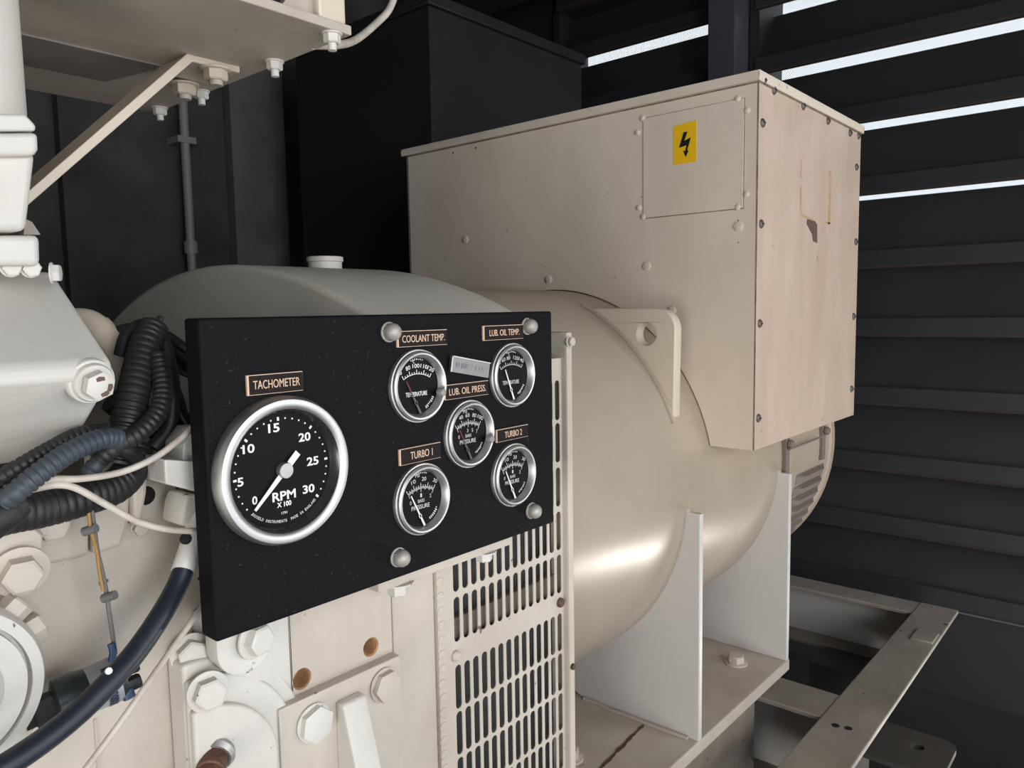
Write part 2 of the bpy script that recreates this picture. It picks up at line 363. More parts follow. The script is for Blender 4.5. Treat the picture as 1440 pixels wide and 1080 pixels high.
# drive-end adapter: side plates, bell and flange
bm = nb(); box(bm, -.60, -.578, .478, .536, -1.02, -.03); part(ALT, 'adapter_side_plate', bm, 'cast', bevel=.003)
bm = nb(); box(bm, -.60, -.5745, .536, .5495, -1.02, -.035)
for i in range(60):
    z = -.06 - i * .016; lathe(bm, (-.5745, .541 + R.uniform(-.0006, .0006), z), PX, [(.006, -.001), (.0055, .0008), (.003, .0016), (0, .0018)], 8)
part(ALT, 'weld_strip', bm, 'cast')
bm = nb(); prism(bm, [(-.60, .757, -.028), (-.567, .757, -.028), (-.567, .757, -1.02), (-.60, .757, -1.02)], (0, .012, 0)); part(ALT, 'end_flange', bm, 'cast', bevel=.003)
part(ALT, 'flange_rim', lathe(nb(), axp(.769), YA, [(0, 0), (RB + .004, 0), (RB + .004, .012), (0, .012)], 96), 'cast', bevel=.002)
bm = nb(); box(bm, -1.15, -.594, .551, .755, -1.0, -.06); part(ALT, 'shade_backing', bm, 'dark', 'dark block painting the shade behind the vent slots')  # dark block close behind the screen stands in for the shade inside
bm = nb(); box(bm, -.594, -.583, .56, .75, -.366, -.335); part(ALT, 'inner_ledge', bm, 'soot', bevel=.002)
# vent screen
slots = []
for i in range(14):
    y = .5655 + i * (.7475 - .5655) / 13
    for zt_, zb in [(-.087, -.137), (-.140, -.190), (-.196, -.246), (-.252, -.302), (-.3075, -.358)] + [(-.384 - .0530 * k, -.434 - .0530 * k) for k in range(11)]:
        slots.append(rrect(y - .0046, y + .0046, zb + .0003, zt_ - .0003, .0044, 4))
bm = nb(); flat(bm, [[(.5497, -.06), (.7568, -.06), (.7568, -1.0), (.5497, -1.0)]] + slots, .0011, onX(-.5766)); SC = part(ALT, 'vent_screen', bm, 'cast', 'pressed sheet with rows of upright vent slots')
for px, py, mm in ((640, 922, 'cast'), (787, 847, 'rusty_steel')):
    q = P(px, py, X=-.5755); part(SC, 'screw', lathe(nb(), q, PX, [(.0062, 0), (.006, .003), (.004, .005), (0, .0055)], 14), mm)
q = P(800, 940, X=-.567); part(ALT, 'flange_screw', lathe(nb(), (-.567, .762, q.z), PX, [(.004, 0), (.004, .003), (0, .004)], 10), 'rusty_steel')
for pz in (-.04,):
    part(ALT, 'bolt', hexbolt(nb(), (-.567, .7625, pz), PX, .006), 'cast')
# lifting lug
def arc(a0, a1, r, n): return [(CX + r * math.cos(a0 + (a1 - a0) * i / n), CZ + r * math.sin(a0 + (a1 - a0) * i / n)) for i in range(n + 1)]
lp = P(822, 433, Y=1.1); l2 = P(920, 434, Y=1.1); l3 = P(952, 480, Y=1.1); l4 = P(948, 586, Y=1.1)
A0 = math.atan2(lp.z - CZ, lp.x - CX); A1 = math.atan2(l4.z - CZ, l4.x - CX)
cor = []
for i in range(9):
    a = pi / 2 * i / 8; r_ = .034; cor.append((l3.x - r_ + r_ * math.cos(pi / 2 - a) , l2.z - r_ + r_ * math.sin(pi / 2 - a)))
out = [(lp.x, lp.z)] + cor + [(l4.x + .002, l4.z), (l4.x - .010, l4.z - .004)] + arc(A1 - .01, A0, RB - .006, 24)[1:]
hq = P(912, 470, Y=1.1)
bm = nb(); flat(bm, [out, circ(hq.x, hq.z, .0185)], .022, onY(1.115)); part(ALT, 'lifting_lug', bm, 'cream', 'cream triangular lifting plate with a round hole', bevel=.0025)
part(ALT, 'weld_bead', tube(nb(), [(x, 1.092, z) for x, z in arc(A0, A1 - .03, RB + .001, 14)], .0045, 8, 4), 'barrel')
# feet
ZF = -.712
def gusset(y):
    o = [(-.562, -.330), (-.562, ZF), (-.80, ZF)] + arc(-2.0, -.055, RB - .004, 30)[6:] + [(-.582, -.330)]
    bm = nb(); flat(bm, [o], .012, onY(y + .012)); return bm
g1 = part(ALT, 'foot_gusset', gusset(1.1), 'guss', bevel=.002)
g2 = part(ALT, 'foot_gusset', gusset(1.474), 'guss', bevel=.002)
bm = nb(); box(bm, -.86, -.562, .80, 1.492, ZF - .024, ZF); part(ALT, 'foot_plate', bm, 'plate', 'dusty flat foot plate', bevel=.003)
bm = nb(); w_ = [P(835, 1090, Z=ZF), P(905, 1020, Z=ZF)]
ed = [w_[0].lerp(w_[1], i / 24) for i in range(25)]
flat(bm, [[(p.x + R.uniform(.0008, .004), p.y) for p in ed] + [(p.x - R.uniform(.0008, .004), p.y) for p in ed[::-1]]], .0012, lambda u, v, h: Vector((u, v, ZF + h))); part(ALT, 'weld_seam', bm, 'rusty_steel', 'rusty weld line')
part(ALT, 'weld_seam', tube(nb(), [(-.58 - i * .03, 1.094 + R.uniform(-.002, .002), ZF + .001) for i in range(8)], .004, 6, 3), 'plate')
part(ALT, 'foot_bolt', hexbolt(nb(), P(1035, 932, Z=ZF), UP, .017, w=1.35), 'cast')
bm = nb(); hexbolt(bm, (-.70, .93, ZF), UP, .017, w=1.35); part(ALT, 'foot_bolt', bm, 'cast')
# rear fan cover with louvred band
bm = nb(); lathe(bm, axp(0), YA, [(0, 1.508), (RB + .003, 1.508), (RB + .006, 1.515), (RB + .006, 1.535), (RB + .002, 1.54), (RB + .002, 1.76), (RB + .006, 1.765), (RB + .006, 1.785), (RB - .02, 1.80), (0, 1.80)], 96); FC = part(ALT, 'fan_cover', bm, 'barrel', 'cream rear cover with a louvred band')
for k in range(8):
    aa = -.14 - k * .078
    bm = nb(); ring = []
    for i in range(13):
        y = 1.575 + i * .0135; ends = min(i, 12 - i) / 2.0; bul = .011 * min(1, ends)
        row = []
        for da, dr in ((.0, .0), (-.012, bul), (-.05, bul * .75), (-.066, .0)):
            a = aa + da; rr = RB + .0025 + dr; row.append(bm.verts.new((CX + rr * math.cos(a), y, CZ + rr * math.sin(a))))
        ring.append(row)
    for A_, B_ in zip(ring, ring[1:]):
        for i in range(3): bm.faces.new((A_[i], A_[i + 1], B_[i + 1], B_[i]))
    part(FC, 'vent_louvre', bm, 'soot')
for px, py in ((1106, 628), (1157, 606)):
    yv = P(px, py, X=-.58).y
    bm = nb(); box(bm, -.60, -.576, yv - .009, yv + .009, -.34, -.25); lathe(bm, (-.574, yv, -.275), PX, [(.009, 0), (.009, .006), (.005, .01), (0, .01)], 12)
    part(FC, 'clip', bm, 'soot', bevel=.002)
part(FC, 'clip_rod', tube(nb(), [(-.569, P(1110, 636, X=-.57).y, -.283), (-.569, P(1155, 610, X=-.57).y, -.283)], .0022, 8), 'soot')

# ================================================================ terminal box
BX0, BX1, BY0, BY1, BZ1, BZ0 = -1.336, -.5135, 1.19, 1.70, .3575, -.235
TB = thing('terminal_box', 'big cream sheet-metal terminal box on top of the alternator with a yellow warning sticker', 'electrical box', ((BX0 + BX1) / 2, (BY0 + BY1) / 2, BZ0))
aa = math.asin((BZ0 - CZ) / (RB + .004))
RA = RB + .0015
front = [(BX0, BZ1), (BX0, BZ0)] + [(CX - RA * math.cos(aa) - .006, BZ0)] + arc(pi - aa, aa, RA, 48) + [(-.582, BZ0), (BX1 - .002, BZ0), (BX1 - .002, BZ1)]
bm = nb(); flat(bm, [front], .004, onY(BY0 + .004)); part(TB, 'front_panel', bm, 'sheet', bevel=.001, ang=60)
bm = nb(); flat(bm, [front], .004, onY(BY1)); part(TB, 'back_panel', bm, 'sheet')
part(TB, 'side_panel', box(nb(), BX1 - .004, BX1, BY0 + .002, BY1, BZ0, BZ1), 'stain', 'pinkish stained right-hand side sheet', bevel=.0012)
part(TB, 'side_panel', box(nb(), BX0, BX0 + .004, BY0, BY1, BZ0, BZ1), 'sheet')
part(TB, 'bottom_sheet', box(nb(), -.62, BX1 - .004, BY0 + .004, BY1 - .004, BZ0 - .001, BZ0 + .002), 'sheet')
bm = nb(); box(bm, BX0 - .012, BX1 + .004, BY0 - .006, BY1 + .006, BZ1, BZ1 + .007); box(bm, BX0 - .012, BX1 + .004, BY0 - .006, BY0 - .003, BZ1 - .009, BZ1); box(bm, BX1 + .001, BX1 + .004, BY0 - .006, BY1 + .006, BZ1 - .009, BZ1)
part(TB, 'lid', bm, 'sheet', bevel=.0012)
def F_(px, py): q = P(px, py, Y=BY0); return q.x, q.z
c0 = F_(905, 307); c1 = F_(1045, 293); c2 = F_(1042, 139)
bm = nb(); box(bm, BX0, BX1 + .0008, BY0 - .0008, BY1, BZ1 - .0112, BZ1 - .009); box(bm, BX1 - .0012, BX1 + .0004, BY0 - .0006, BY0 + .0012, BZ0, BZ1 - .0112); part(TB, 'seam_line', bm, 'seam', 'brown dirt line along the sheet joints')
part(TB, 'access_cover', box(nb(), c0[0], c1[0], BY0 - .0018, BY0, c0[1], c2[1]), 'sheet', 'screwed-on rectangular cover plate', bevel=.0005)
bm = nb(); box(bm, c0[0] - .0012, c1[0] + .0012, BY0 - .0004, BY0, c0[1] - .0014, c2[1] + .0008); part(TB, 'cover_gap', bm, 'seam')
for px, py in ((904, 166), (1038, 139), (1051, 155), (899, 292), (897, 186), (1050, 273), (1038, 291), (905, 305)):
    x, z = F_(px, py); part(TB, 'screw', lathe(nb(), (x, BY0 - .0018, z), NY, [(.005, -.0018), (.005, .0002), (.0038, .0012), (0, .0015)], 14), 'sheet')
for px, py in ((655, 337), (772, 393), (1039, 318), (910, 374), (945, 437)):
    x, z = F_(px, py); part(TB, 'bolt', hexbolt(nb(), (x, BY0, z), NY, .0075, h=.0025, w=1.1, wh=.08), 'sheet')
for px, py in ((637, 215), (669, 208), (672, 240), (739, 251), (902, 277), (1038, 310), (1038, 341)):
    x, z = F_(px, py); part(TB, 'hole', lathe(nb(), (x, BY0 + .0006, z), NY, [(.0042 if py < 216 else .0022, 0), (0, .0012)], 12), 'hole', 'small black screw hole')
s0 = F_(948, 178); s1 = F_(980, 227)
sb = nb(); flat(sb, [[(s0[0], s1[1] - .001), (s1[0], s1[1]), (s1[0], s0[1] + .003), (s0[0], s0[1])]], .0006, onY(BY0 - .0018)); ST = part(TB, 'warning_sticker', sb, 'yellow', 'yellow rectangular electric shock warning sticker')
# lightning arrow: a broken bolt with an arrow head, on the sticker
bolt_px = [(963.2, 186), (956.5, 207.5), (963.5, 205.5), (962.2, 214), (960.2, 213.5), (965.2, 220.5), (969, 211), (966.2, 212.2), (969.5, 196.5), (972.5, 192.5), (970, 193), (962.5, 199), (968.3, 186)]
bolt_px = [(962.5, 186), (956, 208.3), (966.6, 204.5), (964.6, 212.8), (961.8, 212), (965.2, 221), (969.8, 211.4), (967.2, 212.2), (972.6, 193.4), (963.3, 198.3), (967.8, 185.6)]
bm = nb(); flat(bm, [[F_(*q) for q in bolt_px]], .0004, onY(BY0 - .0024)); part(ST, 'lightning_symbol', bm, 'black', 'black lightning bolt arrow')
for px, py in ((1074, 113), (1088, 127), (1129, 149), (1164, 170), (1195, 187), (1207, 191), (1072, 173), (1070, 315), (1068, 455), (1066, 588), (1204, 235), (1203, 340), (1200, 445), (1197, 547)):
    q = P(px, py, X=BX1); q.y = min(max(q.y, BY0 + .012), BY1 - .008)
    sc = part(TB, 'screw', lathe(nb(), q, PX, [(.0072, 0), (.0072, .0012), (.0055, .003), (.003, .0042), (0, .0044)], 14), 'darkscrew')
    bm = nb(); box(bm, q.x + .0038, q.x + .0048, q.y - .0035, q.y + .0035, q.z - .0008, q.z + .0008); part(sc, 'slot', bm, 'hole')
SX = onX(BX1)
def S_(px, py): q = P(px, py, X=BX1); return q.y, q.z
bm = nb(); flat(bm, [[S_(*q) for q in ((1135, 308), (1146, 311), (1149, 316), (1149, 342), (1143, 339), (1142, 330), (1138, 322), (1134, 315))]], .0004, SX); part(TB, 'bare_patch', bm, 'chip', 'brown patch of bare primer')
bm = nb()
for A_, B_, w in (((1126, 262), (1126, 300), 1.2), ((1127, 225), (1126, 250), 1.0), ((1167, 240), (1166, 315), 1.8), ((1126, 302), (1143, 309), 1.6), ((1160, 312), (1167, 315), 1.6)):
    dx, dy = B_[0] - A_[0], B_[1] - A_[1]; l_ = math.hypot(dx, dy); nx, ny = -dy / l_ * w, dx / l_ * w
    flat(bm, [[S_(A_[0] + nx, A_[1] + ny), S_(B_[0] + nx, B_[1] + ny), S_(B_[0] - nx, B_[1] - ny), S_(A_[0] - nx, A_[1] - ny)]], .0003, SX)
part(TB, 'tape_residue', bm, 'residue', 'ochre outline left by a removed plate')

# ================================================================ skid frame
ZS = -.80
SK = thing('skid_frame', 'dusty cream steel channel base frame under the alternator', 'frame', (-.7, 1.2, -H))
e0 = P(1290, 852, Z=ZS); e1 = P(1352, 852, Z=ZS)
YE = (e0.y + e1.y) / 2
xi, xo = e0.x, e1.x
bm = nb(); flat(bm, [[(xi, YE), (xo, YE), (xo + .01, 1.0), (xi - .005, 1.0)]], .012, lambda u, v, h: Vector((u, v, ZS - .012 + h))); part(SK, 'top_flange', bm, 'skid', bevel=.003)
bm = nb(); box(bm, xi + .002, xi + .012, .4, YE - .01, ZS - .125, ZS - .01); part(SK, 'side_web', bm, 'skid')
bm = nb(); box(bm, xi - .004, xi + .03, .4, YE, ZS - .135, ZS - .125); part(SK, 'bottom_flange', bm, 'skid', bevel=.003)
q = P(1303, 896, Z=ZS + .001); bm = nb(); box(bm, q.x - .028, q.x + .02, q.y - .035, q.y + .035, ZS - .002, ZS + .005); part(SK, 'welded_pad', bm, 'skid', 'small square pad welded on the flange', bevel=.002)
for px, py in ((1175, 1020), (1193, 1024)):
    q = P(px, py, Z=ZS + .0005); part(SK, 'bolt_hole', lathe(nb(), q, UP, [(.0075, 0), (0, .0006)], 14), 'hole')
def cross(y0, y1, x0, x1, d=.15):
    bm = nb(); box(bm, x0, x1, y0, y1, ZS - .012, ZS - .002); part(SK, 'cross_flange', bm, 'skid', bevel=.002)
    bm = nb(); box(bm, x0, x1, y1 - .012, y1, ZS - d, ZS - .01); part(SK, 'cross_web', bm, 'guss')
    bm = nb(); box(bm, x0, x1, y0, y1, ZS - d - .01, ZS - d); part(SK, 'cross_lower_flange', bm, 'skid', bevel=.002)
cross(YE - .085, YE + .0, -1.40, xi + .01, .155)
q = P(1110, 985, Z=ZS); cross(q.y - .02, q.y + .09, -1.40, xi + .01, .2)
bm = nb(); box(bm, -.84, -.62, .4, 1.46, ZS - .2, ZF - .025); part(SK, 'bearer', bm, 'skid', bevel=.003)
bm = nb(); box(bm, -1.30, -1.12, .4, 1.46, ZS - .2, ZF - .025); part(SK, 'bearer', bm, 'skid', bevel=.003)
bm = nb(); box(bm, xi, xo, .4, 1.02, ZS - .014, ZS - .002); part(SK, 'top_flange', bm, 'skid', bevel=.003)
for y in (.6, YE - .2):
    bm = nb(); box(bm, xi - .2, xi - .08, y - .06, y + .06, -H, ZS - .13); part(SK, 'foot_block', bm, 'anchor')
    part(SK, 'foot_block', box(nb(), -1.26, -1.16, y - .06, y + .06, -H, ZS - .2), 'dark')
q = P(1290, 1050, Z=-1.0)
bm = nb(); flat(bm, [rrect(q.x - .11, q.x + .07, q.y - .10, q.y + .07, .03), circ(q.x, q.y, .015)], .012, lambda u, v, h: Vector((u, v, -1.012 + h))); part(SK, 'anchor_plate', bm, 'anchor', 'dark anchor plate with a hole')

# ================================================================ instrument panel
PYA, PYB, PZA, PZB, XP = .2545, .642, -.2295, -.002, -.5
IP = thing('instrument_panel', 'black steel gauge panel with tachometer and five small round gauges', 'gauge panel', (XP - .01, (PYA + PYB) / 2, PZA))
bm = nb(); box(bm, XP - .0215, XP, PYA, PYB, PZA, PZB); part(IP, 'panel_plate', bm, 'panel', bevel=.0022, segs=3)
def plate_label(y0, y1, z0, z1, s, tw, th, du=0):
    h = .0022
    bm = nb(); box(bm, XP - .001, XP + h - .0004, y0, y1, z0, z1); b_ = part(IP, 'name_plate', bm, 'copper')
    e = .0011; bm = nb(); box(bm, XP + h - .0006, XP + h, y0 + .0016, y1 - .0003, z0 + .0004, z1 - .0006); part(b_, 'plate_face', bm, 'plate_black', 'black engraved face')
    bm = nb(); text(bm, s, (y0 + y1) / 2 + .0008 + du, (z0 + z1) / 2, th, onX(XP + h), w=tw, t=.0003, bold=0); part(b_, 'lettering', bm, 'copper', 'copper coloured words ' + s)
plate_label(.2868, .3328, -.0578, -.0432, 'TACHOMETER', .0385, .0062)
plate_label(.4272, .4856, -.0300, -.0163, 'COOLANT TEMP.', .0500, .0062)
plate_label(.5337, .5923, -.0287, -.0146, 'LUB. OIL TEMP.', .0440, .0060)
plate_label(.4806, .5391, -.0803, -.0667, 'LUB. OIL PRESS.', .0490, .0062)
plate_label(.4256, .4740, -.1315, -.1173, 'TURBO 1', .0260, .0066)
plate_label(.5492, .5978, -.1290, -.1165, 'TURBO 2', .0260, .0062)
# tilted maker's tag
def tg(u, v, h):
    a = -.19; c, s_ = math.cos(a), math.sin(a); return Vector((XP + .0015 + h, .5135 + u * c - v * s_, -.0522 + u * s_ + v * c))
bm = nb(); flat(bm, [[(-.026, -.0073), (.026, -.0073), (.026, .0073), (-.026, .0073)]], .002, tg); TG = part(IP, 'maker_tag', bm, 'tag', 'tilted dull silver tag')
bm = nb(); flat(bm, [[(-.026, .0064), (.026, .0064), (.026, .0074), (-.026, .0074)]], .003, tg); flat(bm, [[(-.026, -.0073), (-.0245, -.0073), (-.0245, .0073), (-.026, .0073)]], .003, tg); part(TG, 'raised_rim', bm, 'chrome')
bm = nb(); rr = random.Random(3); u = -.0185
while u < .021:
    for k in range(2):
        a_ = rr.uniform(-.0022, .0022); flat(bm, [[(u + a_ * .3, -.0024), (u + a_ * .3 + .0005, -.0024), (u + a_ * .5 + .0006, .0022), (u + a_ * .5, .0022)]] if rr.random() < .7 else [[(u, a_), (u + .0022, a_ + .0006), (u + .0022, a_ + .0011), (u, a_ + .0005)]], .0003, lambda p, q_, h: tg(p, q_, h + .002))
    u += rr.choice((.0026, .003, .0034, .0052))
part(TG, 'worn_lettering', bm, 'tagtext')
for y, z in ((.4195, -.0167), (.6002, -.0168), (.6028, -.2081), (.4218, -.2108)):
    bm = nb(); hexbolt(bm, (XP, y, z), PX, .0078, h=.0035, w=1.1, rot=R.random()); lathe(bm, (XP + .003, y, z), PX, [(.0074, 0), (.0076, .0022), (.0072, .0045), (.0060, .0068), (.0038, .0084), (.0015, .0091), (0, .0092)], 20); part(IP, 'dome_nut', bm, 'nut')

def ring_text(bm, s, r, a_mid, h, fn, cw, out=False):
    n = len(s)
    for i, ch in enumerate(s):
        if ch == ' ': continue
        a = a_mid + (i - (n - 1) / 2) * cw / r * (1 if out else 1)
        text(bm, ch, r * math.cos(a), r * math.sin(a), h, fn, w=cw * (.72 if ch not in 'I1.' else .25), t=.00012, rot=a + pi / 2)
def dial_fn(yc, zc, x): return lambda u, v, h: Vector((x + h, yc + u, zc + v))
def tick(bm, r0, r1, a, w, fn, cu=0, cv=0):
    c, s_ = math.cos(a), math.sin(a); q = w / 2
    flat(bm, [[(cu + r0 * c - q * s_, cv + r0 * s_ + q * c), (cu + r0 * c + q * s_, cv + r0 * s_ - q * c), (cu + r1 * c + q * s_, cv + r1 * s_ - q * c), (cu + r1 * c - q * s_, cv + r1 * s_ + q * c)]], .00012, fn)
# ---- tachometer
yc, zc, r = .3125, -.1155, .0545
bm = nb(); lathe(bm, (XP, yc, zc), PX, [(r + .001, -.001), (r + .001, .005), (r, .0085), (r * .975, .0105), (r * .93, .0112), (r * .87, .0105), (r * .845, .009)], 96)
GT = part(IP, 'tachometer', bm, 'chrome', 'large round tachometer with a wide bright bezel')
part(GT, 'inner_ring', lathe(nb(), (XP, yc, zc), PX, [(r * .845, .009), (r * .835, .0085), (r * .80, .004), (r * .772, .0012)], 96), 'darkring', 'dark glossy inner ring')
part(GT, 'dial', lathe(nb(), (XP, yc, zc), PX, [(r * .80, -.0005), (r * .80, .0012), (0, .0013)], 64), 'dial', 'black dial face')
fn = dial_fn(yc, zc, XP + .0014); S = .055
bm = nb()
for s, u, v, h, w in (('0', -.435, -.335, .112, .075), ('5', -.625, -.055, .115, .085), ('10', -.487, .36, .12, .17), ('15', -.105, .585, .12, .17), ('20', .365, .40, .12, .19), ('25', .48, .045, .12, .19), ('30', .395, -.335, .12, .19), ('RPM', .005, -.352, .125, .36), ('X 100', .0, -.470, .072, .22), ('1791', -.005, -.590, .035, .085)):
    text(bm, s, u * S, v * S, h * S, fn, w=w * S, t=.00012, bold=.022 if h > .06 else 0)
ta = lambda k: math.radians(227 - 268 * k / 30)
for k in range(31):
    big = k % 5 == 0; a = ta(k); rd = .705 * S
    if k == 0: continue
    tick(bm, rd - (.028 if big else .013) * S, rd + (.02 if big else .008) * S, a, (.03 if big else .02) * S, fn)
ring_text(bm, 'JOUXELD INSTRUMENTS', .70 * S, math.radians(-111), .038 * S, fn, .0305 * S)
ring_text(bm, 'MADE IN ENGLAND', .70 * S, math.radians(-64), .038 * S, fn, .0305 * S)
part(GT, 'dial_print', bm, 'ink', 'white numerals and ticks of the dial')
fn2 = dial_fn(yc, zc, XP + .004); a = math.radians(224.5)
bm = nb(); c, s_ = math.cos(a), math.sin(a)
def nd(r0, w0, r1, w1, fn_, cu=0, cv=0):
    return [(cu + r0 * c - w0 * s_, cv + r0 * s_ + w0 * c), (cu + r0 * c + w0 * s_, cv + r0 * s_ - w0 * c), (cu + r1 * c + w1 * s_, cv + r1 * s_ - w1 * c), (cu + r1 * c - w1 * s_, cv + r1 * s_ + w1 * c)]
flat(bm, [nd(0, .0021, .036, .0010, fn2)], .0006, fn2); flat(bm, [nd(-.006, .0026, -.0165, .0026, fn2)], .0006, fn2)
ND = part(GT, 'needle', bm, 'ink', 'white pointer resting at zero')
part(GT, 'needle_hub', lathe(nb(), (XP + .002, yc, zc), PX, [(.0060, 0), (.0060, .0042), (.0055, .005), (.001, .0052), (0, .0052)], 28), 'steel', 'turned metal hub')
part(GT, 'glass', lathe(nb(), (XP, yc, zc), PX, [(r * .835, .0082), (0, .0083)], 48), 'glass', 'clear glass')
# ---- small gauges
def gauge(yc, zc, label, outer, inner, word, unit_top, unit_in, tip_deg, knob, dark_needle, seed):
    r = .0322
    bm = nb(); lathe(bm, (XP, yc, zc), PX, [(r, -.001), (r * 1.0, .0022), (r * .985, .0034), (r * .955, .0036), (r * .955, .0046), (r * .945, .0062), (r * .90, .0074), (r * .855, .0072), (r * .825, .0060), (r * .79, .0030), (r * .765, .0008)], 72)
    G = part(IP, 'gauge', bm, 'chrome', label)
    part(G, 'dial', lathe(nb(), (XP, yc, zc), PX, [(r * .80, -.0008), (r * .80, .0004), (0, .0005)], 48), 'dial', 'black dial face')
    fn = dial_fn(yc, zc, XP + .0006); S = .031; pv = -.67; AR = 1.0
    bm = nb(); a0, a1 = math.radians(119), math.radians(61)
    n = 20
    arcp = [(math.cos(a0 + (a1 - a0) * i / n), math.sin(a0 + (a1 - a0) * i / n)) for i in range(n + 1)]
    for ra, rb in ((1.0, 1.018),) + (((.965, .983),) if inner else ()):
        flat(bm, [[(x * ra * AR * S, (y * ra * AR + pv) * S) for x, y in arcp] + [(x * rb * AR * S, (y * rb * AR + pv) * S) for x, y in arcp[::-1]]], .00012, fn)
    for k in range(13):
        big = k % 3 == 0; a = a0 + (a1 - a0) * k / 12; tick(bm, 1.01 * S, (1.13 if big else 1.07) * S, a, .02 * S, fn, 0, pv * S)
    if inner:
        for k in range(7):
            big = k % 3 == 0; a = a0 + (a1 - a0) * k / 6; tick(bm, (.87 if big else .92) * S, .97 * S, a, .018 * S, fn, 0, pv * S)
    for s, d in outer:
        a = math.radians(d); text(bm, s, 1.235 * S * math.cos(a), (1.235 * math.sin(a) + pv) * S, .115 * S, fn, w=.085 * len(s) * S, t=.00012, rot=a - pi / 2)
    for s, u, v in inner: text(bm, s, u * S, v * S, .11 * S, fn, w=.06 * len(s) * S, t=.00012)
    if unit_in: text(bm, unit_in, 0, -.055 * S, .10 * S, fn, w=.25 * S, t=.00012)
    text(bm, word, -.03 * S, -.225 * S, .125 * S, fn, w=(.69 if len(word) < 10 else .80) * S, t=.00012, bold=.006)
    text(bm, unit_top, -.12 * S, .685 * S, .09 * S, fn, w=.05 * S * len(unit_top), t=.00012)
    part(G, 'dial_print', bm, 'ink' if not seed % 2 else 'ink_dim', 'white scale and words of the dial')
    bm = nb(); rs = random.Random(seed)
    for i in range(7):
        a = math.radians(-63 + i * 5.2); tick(bm, .66 * S, (.70 + rs.uniform(0, .05)) * S, a, .035 * S, fn)
    for i in range(7):
        tick(bm, .735 * S, (.76 + rs.uniform(0, .02)) * S, math.radians(106 - i * 5.5), .035 * S, fn)
    part(G, 'small_print', bm, 'ink_dim')
    a = math.radians(tip_deg); fn2 = dial_fn(yc, zc, XP + .0022); c, s_ = math.cos(a), math.sin(a)
    def q(r0, w0, r1, w1): return [(r0 * c * S - w0 * s_ * S, (r0 * s_ + pv) * S + w0 * c * S), (r0 * c * S + w0 * s_ * S, (r0 * s_ + pv) * S - w0 * c * S), (r1 * c * S + w1 * s_ * S, (r1 * s_ + pv) * S - w1 * c * S), (r1 * c * S - w1 * s_ * S, (r1 * s_ + pv) * S + w1 * c * S)]
    bm = nb(); flat(bm, [q(-.12, .035, .28, .022)], .0005, fn2); flat(bm, [q(.18, .048, .27, .048)], .0005, fn2); flat(bm, [q(.28, .026, .94 if not dark_needle else .58, .014)], .0005, fn2)
    nd_ = part(G, 'needle', bm, 'greyneedle' if dark_needle else 'ink', 'dull pointer' if dark_needle else 'white pointer')
    if dark_needle:
        bm = nb(); flat(bm, [q(.58, .018, .94, .014)], .0005, fn2); part(nd_, 'needle_tip', bm, 'red', 'red pointer tip')
    part(G, 'glass', lathe(nb(), (XP, yc, zc), PX, [(r * .84, .0058), (0, .006)], 40), 'glass', 'clear glass')
    if knob:
        part(G, 'reset_knob', lathe(nb(), (XP + .006, yc + .70 * S, zc - .23 * S), PX, [(.0042, 0), (.0042, .0015), (.0036, .0045), (.003, .0055), (0, .0056)], 14), 'tag', 'small knob on the glass')
gauge(.4490, -.0645, 'coolant temperature gauge, small, upper left of the five', [('70', 121), ('80', 105), ('100', 91), ('110', 77), ('120', 64)], [], 'TEMPERATURE', '°C', '', 118, True, True, 2)
gauge(.5745, -.0645, 'oil temperature gauge, small, at the upper right corner of the panel', [('40', 119), ('60', 107), ('80', 96), ('120', 79), ('140', 66)], [], 'TEMPERATURE', '°C', '', 112, False, False, 1)
gauge(.5115, -.1150, 'oil pressure gauge, small, in the middle of the five', [('40', 104), ('60', 91), ('80', 77), ('100', 64)], [('3', -.03, .10), ('5', .18, .09), ('7', .37, .03), ('0', -.40, -.05)], 'PRESSURE', 'PSI', 'BARS', 117, True, True, 3)
gauge(.4500, -.1650, 'pressure gauge of the first turbo, small, lower left of the five', [('10', 103), ('20', 84), ('30', 63)], [('1', .0, .10), ('2', .36, .03), ('0', -.40, -.05)], 'PRESSURE', 'PSI', 'BARS', 117, False, False, 5)
gauge(.5740, -.1650, 'pressure gauge of the second turbo, small, lower right of the five', [('10', 103), ('20', 84), ('30', 63)], [('1', .0, .10), ('2', .36, .03), ('0', -.40, -.05)], 'PRESSURE', 'PSI', 'BARS', 115, False, False, 7)
# support angle under the panel
q0 = P(535, 826, X=-.522); q1 = P(720, 752, X=-.522); zb = (q0.z + q1.z) / 2
bm = nb(); zb -= .0058; box(bm, -.574, -.522, q0.y - .002, q1.y, zb - .002, zb + .0075); box(bm, -.528, -.5225, q0.y + .003, q1.y - .01, zb + .006, zb + .05); SB = part(IP, 'support_angle', bm, 'cast', 'cream angle bracket under the panel', bevel=.0015)
part(SB, 'bolt', hexbolt(nb(), (-.531, P(681, 786, X=-.531).y, zb - .002), DN, .0088, h=.009, w=1.5), 'white')
part(SB, 'bolt', hexbolt(nb(), (-.532, P(560, 830, X=-.532).y, zb - .002), DN, .0098, h=.011, w=1.5), 'white')

# ================================================================ engine
XW = -.60
EN = thing('diesel_engine', 'cream painted diesel engine block with bolted covers at the lower left', 'engine', (-.75, .1, -H + .3))
bm = nb(); box(bm, -1.25, XW, -.9, .44, -1.0, -.125); part(EN, 'cylinder_block', bm, 'cast', bevel=.006)
bm = nb(); box(bm, -1.2, -.70, -.9, .10, -.12, .0); part(EN, 'cylinder_head', bm, 'cast', bevel=.01)
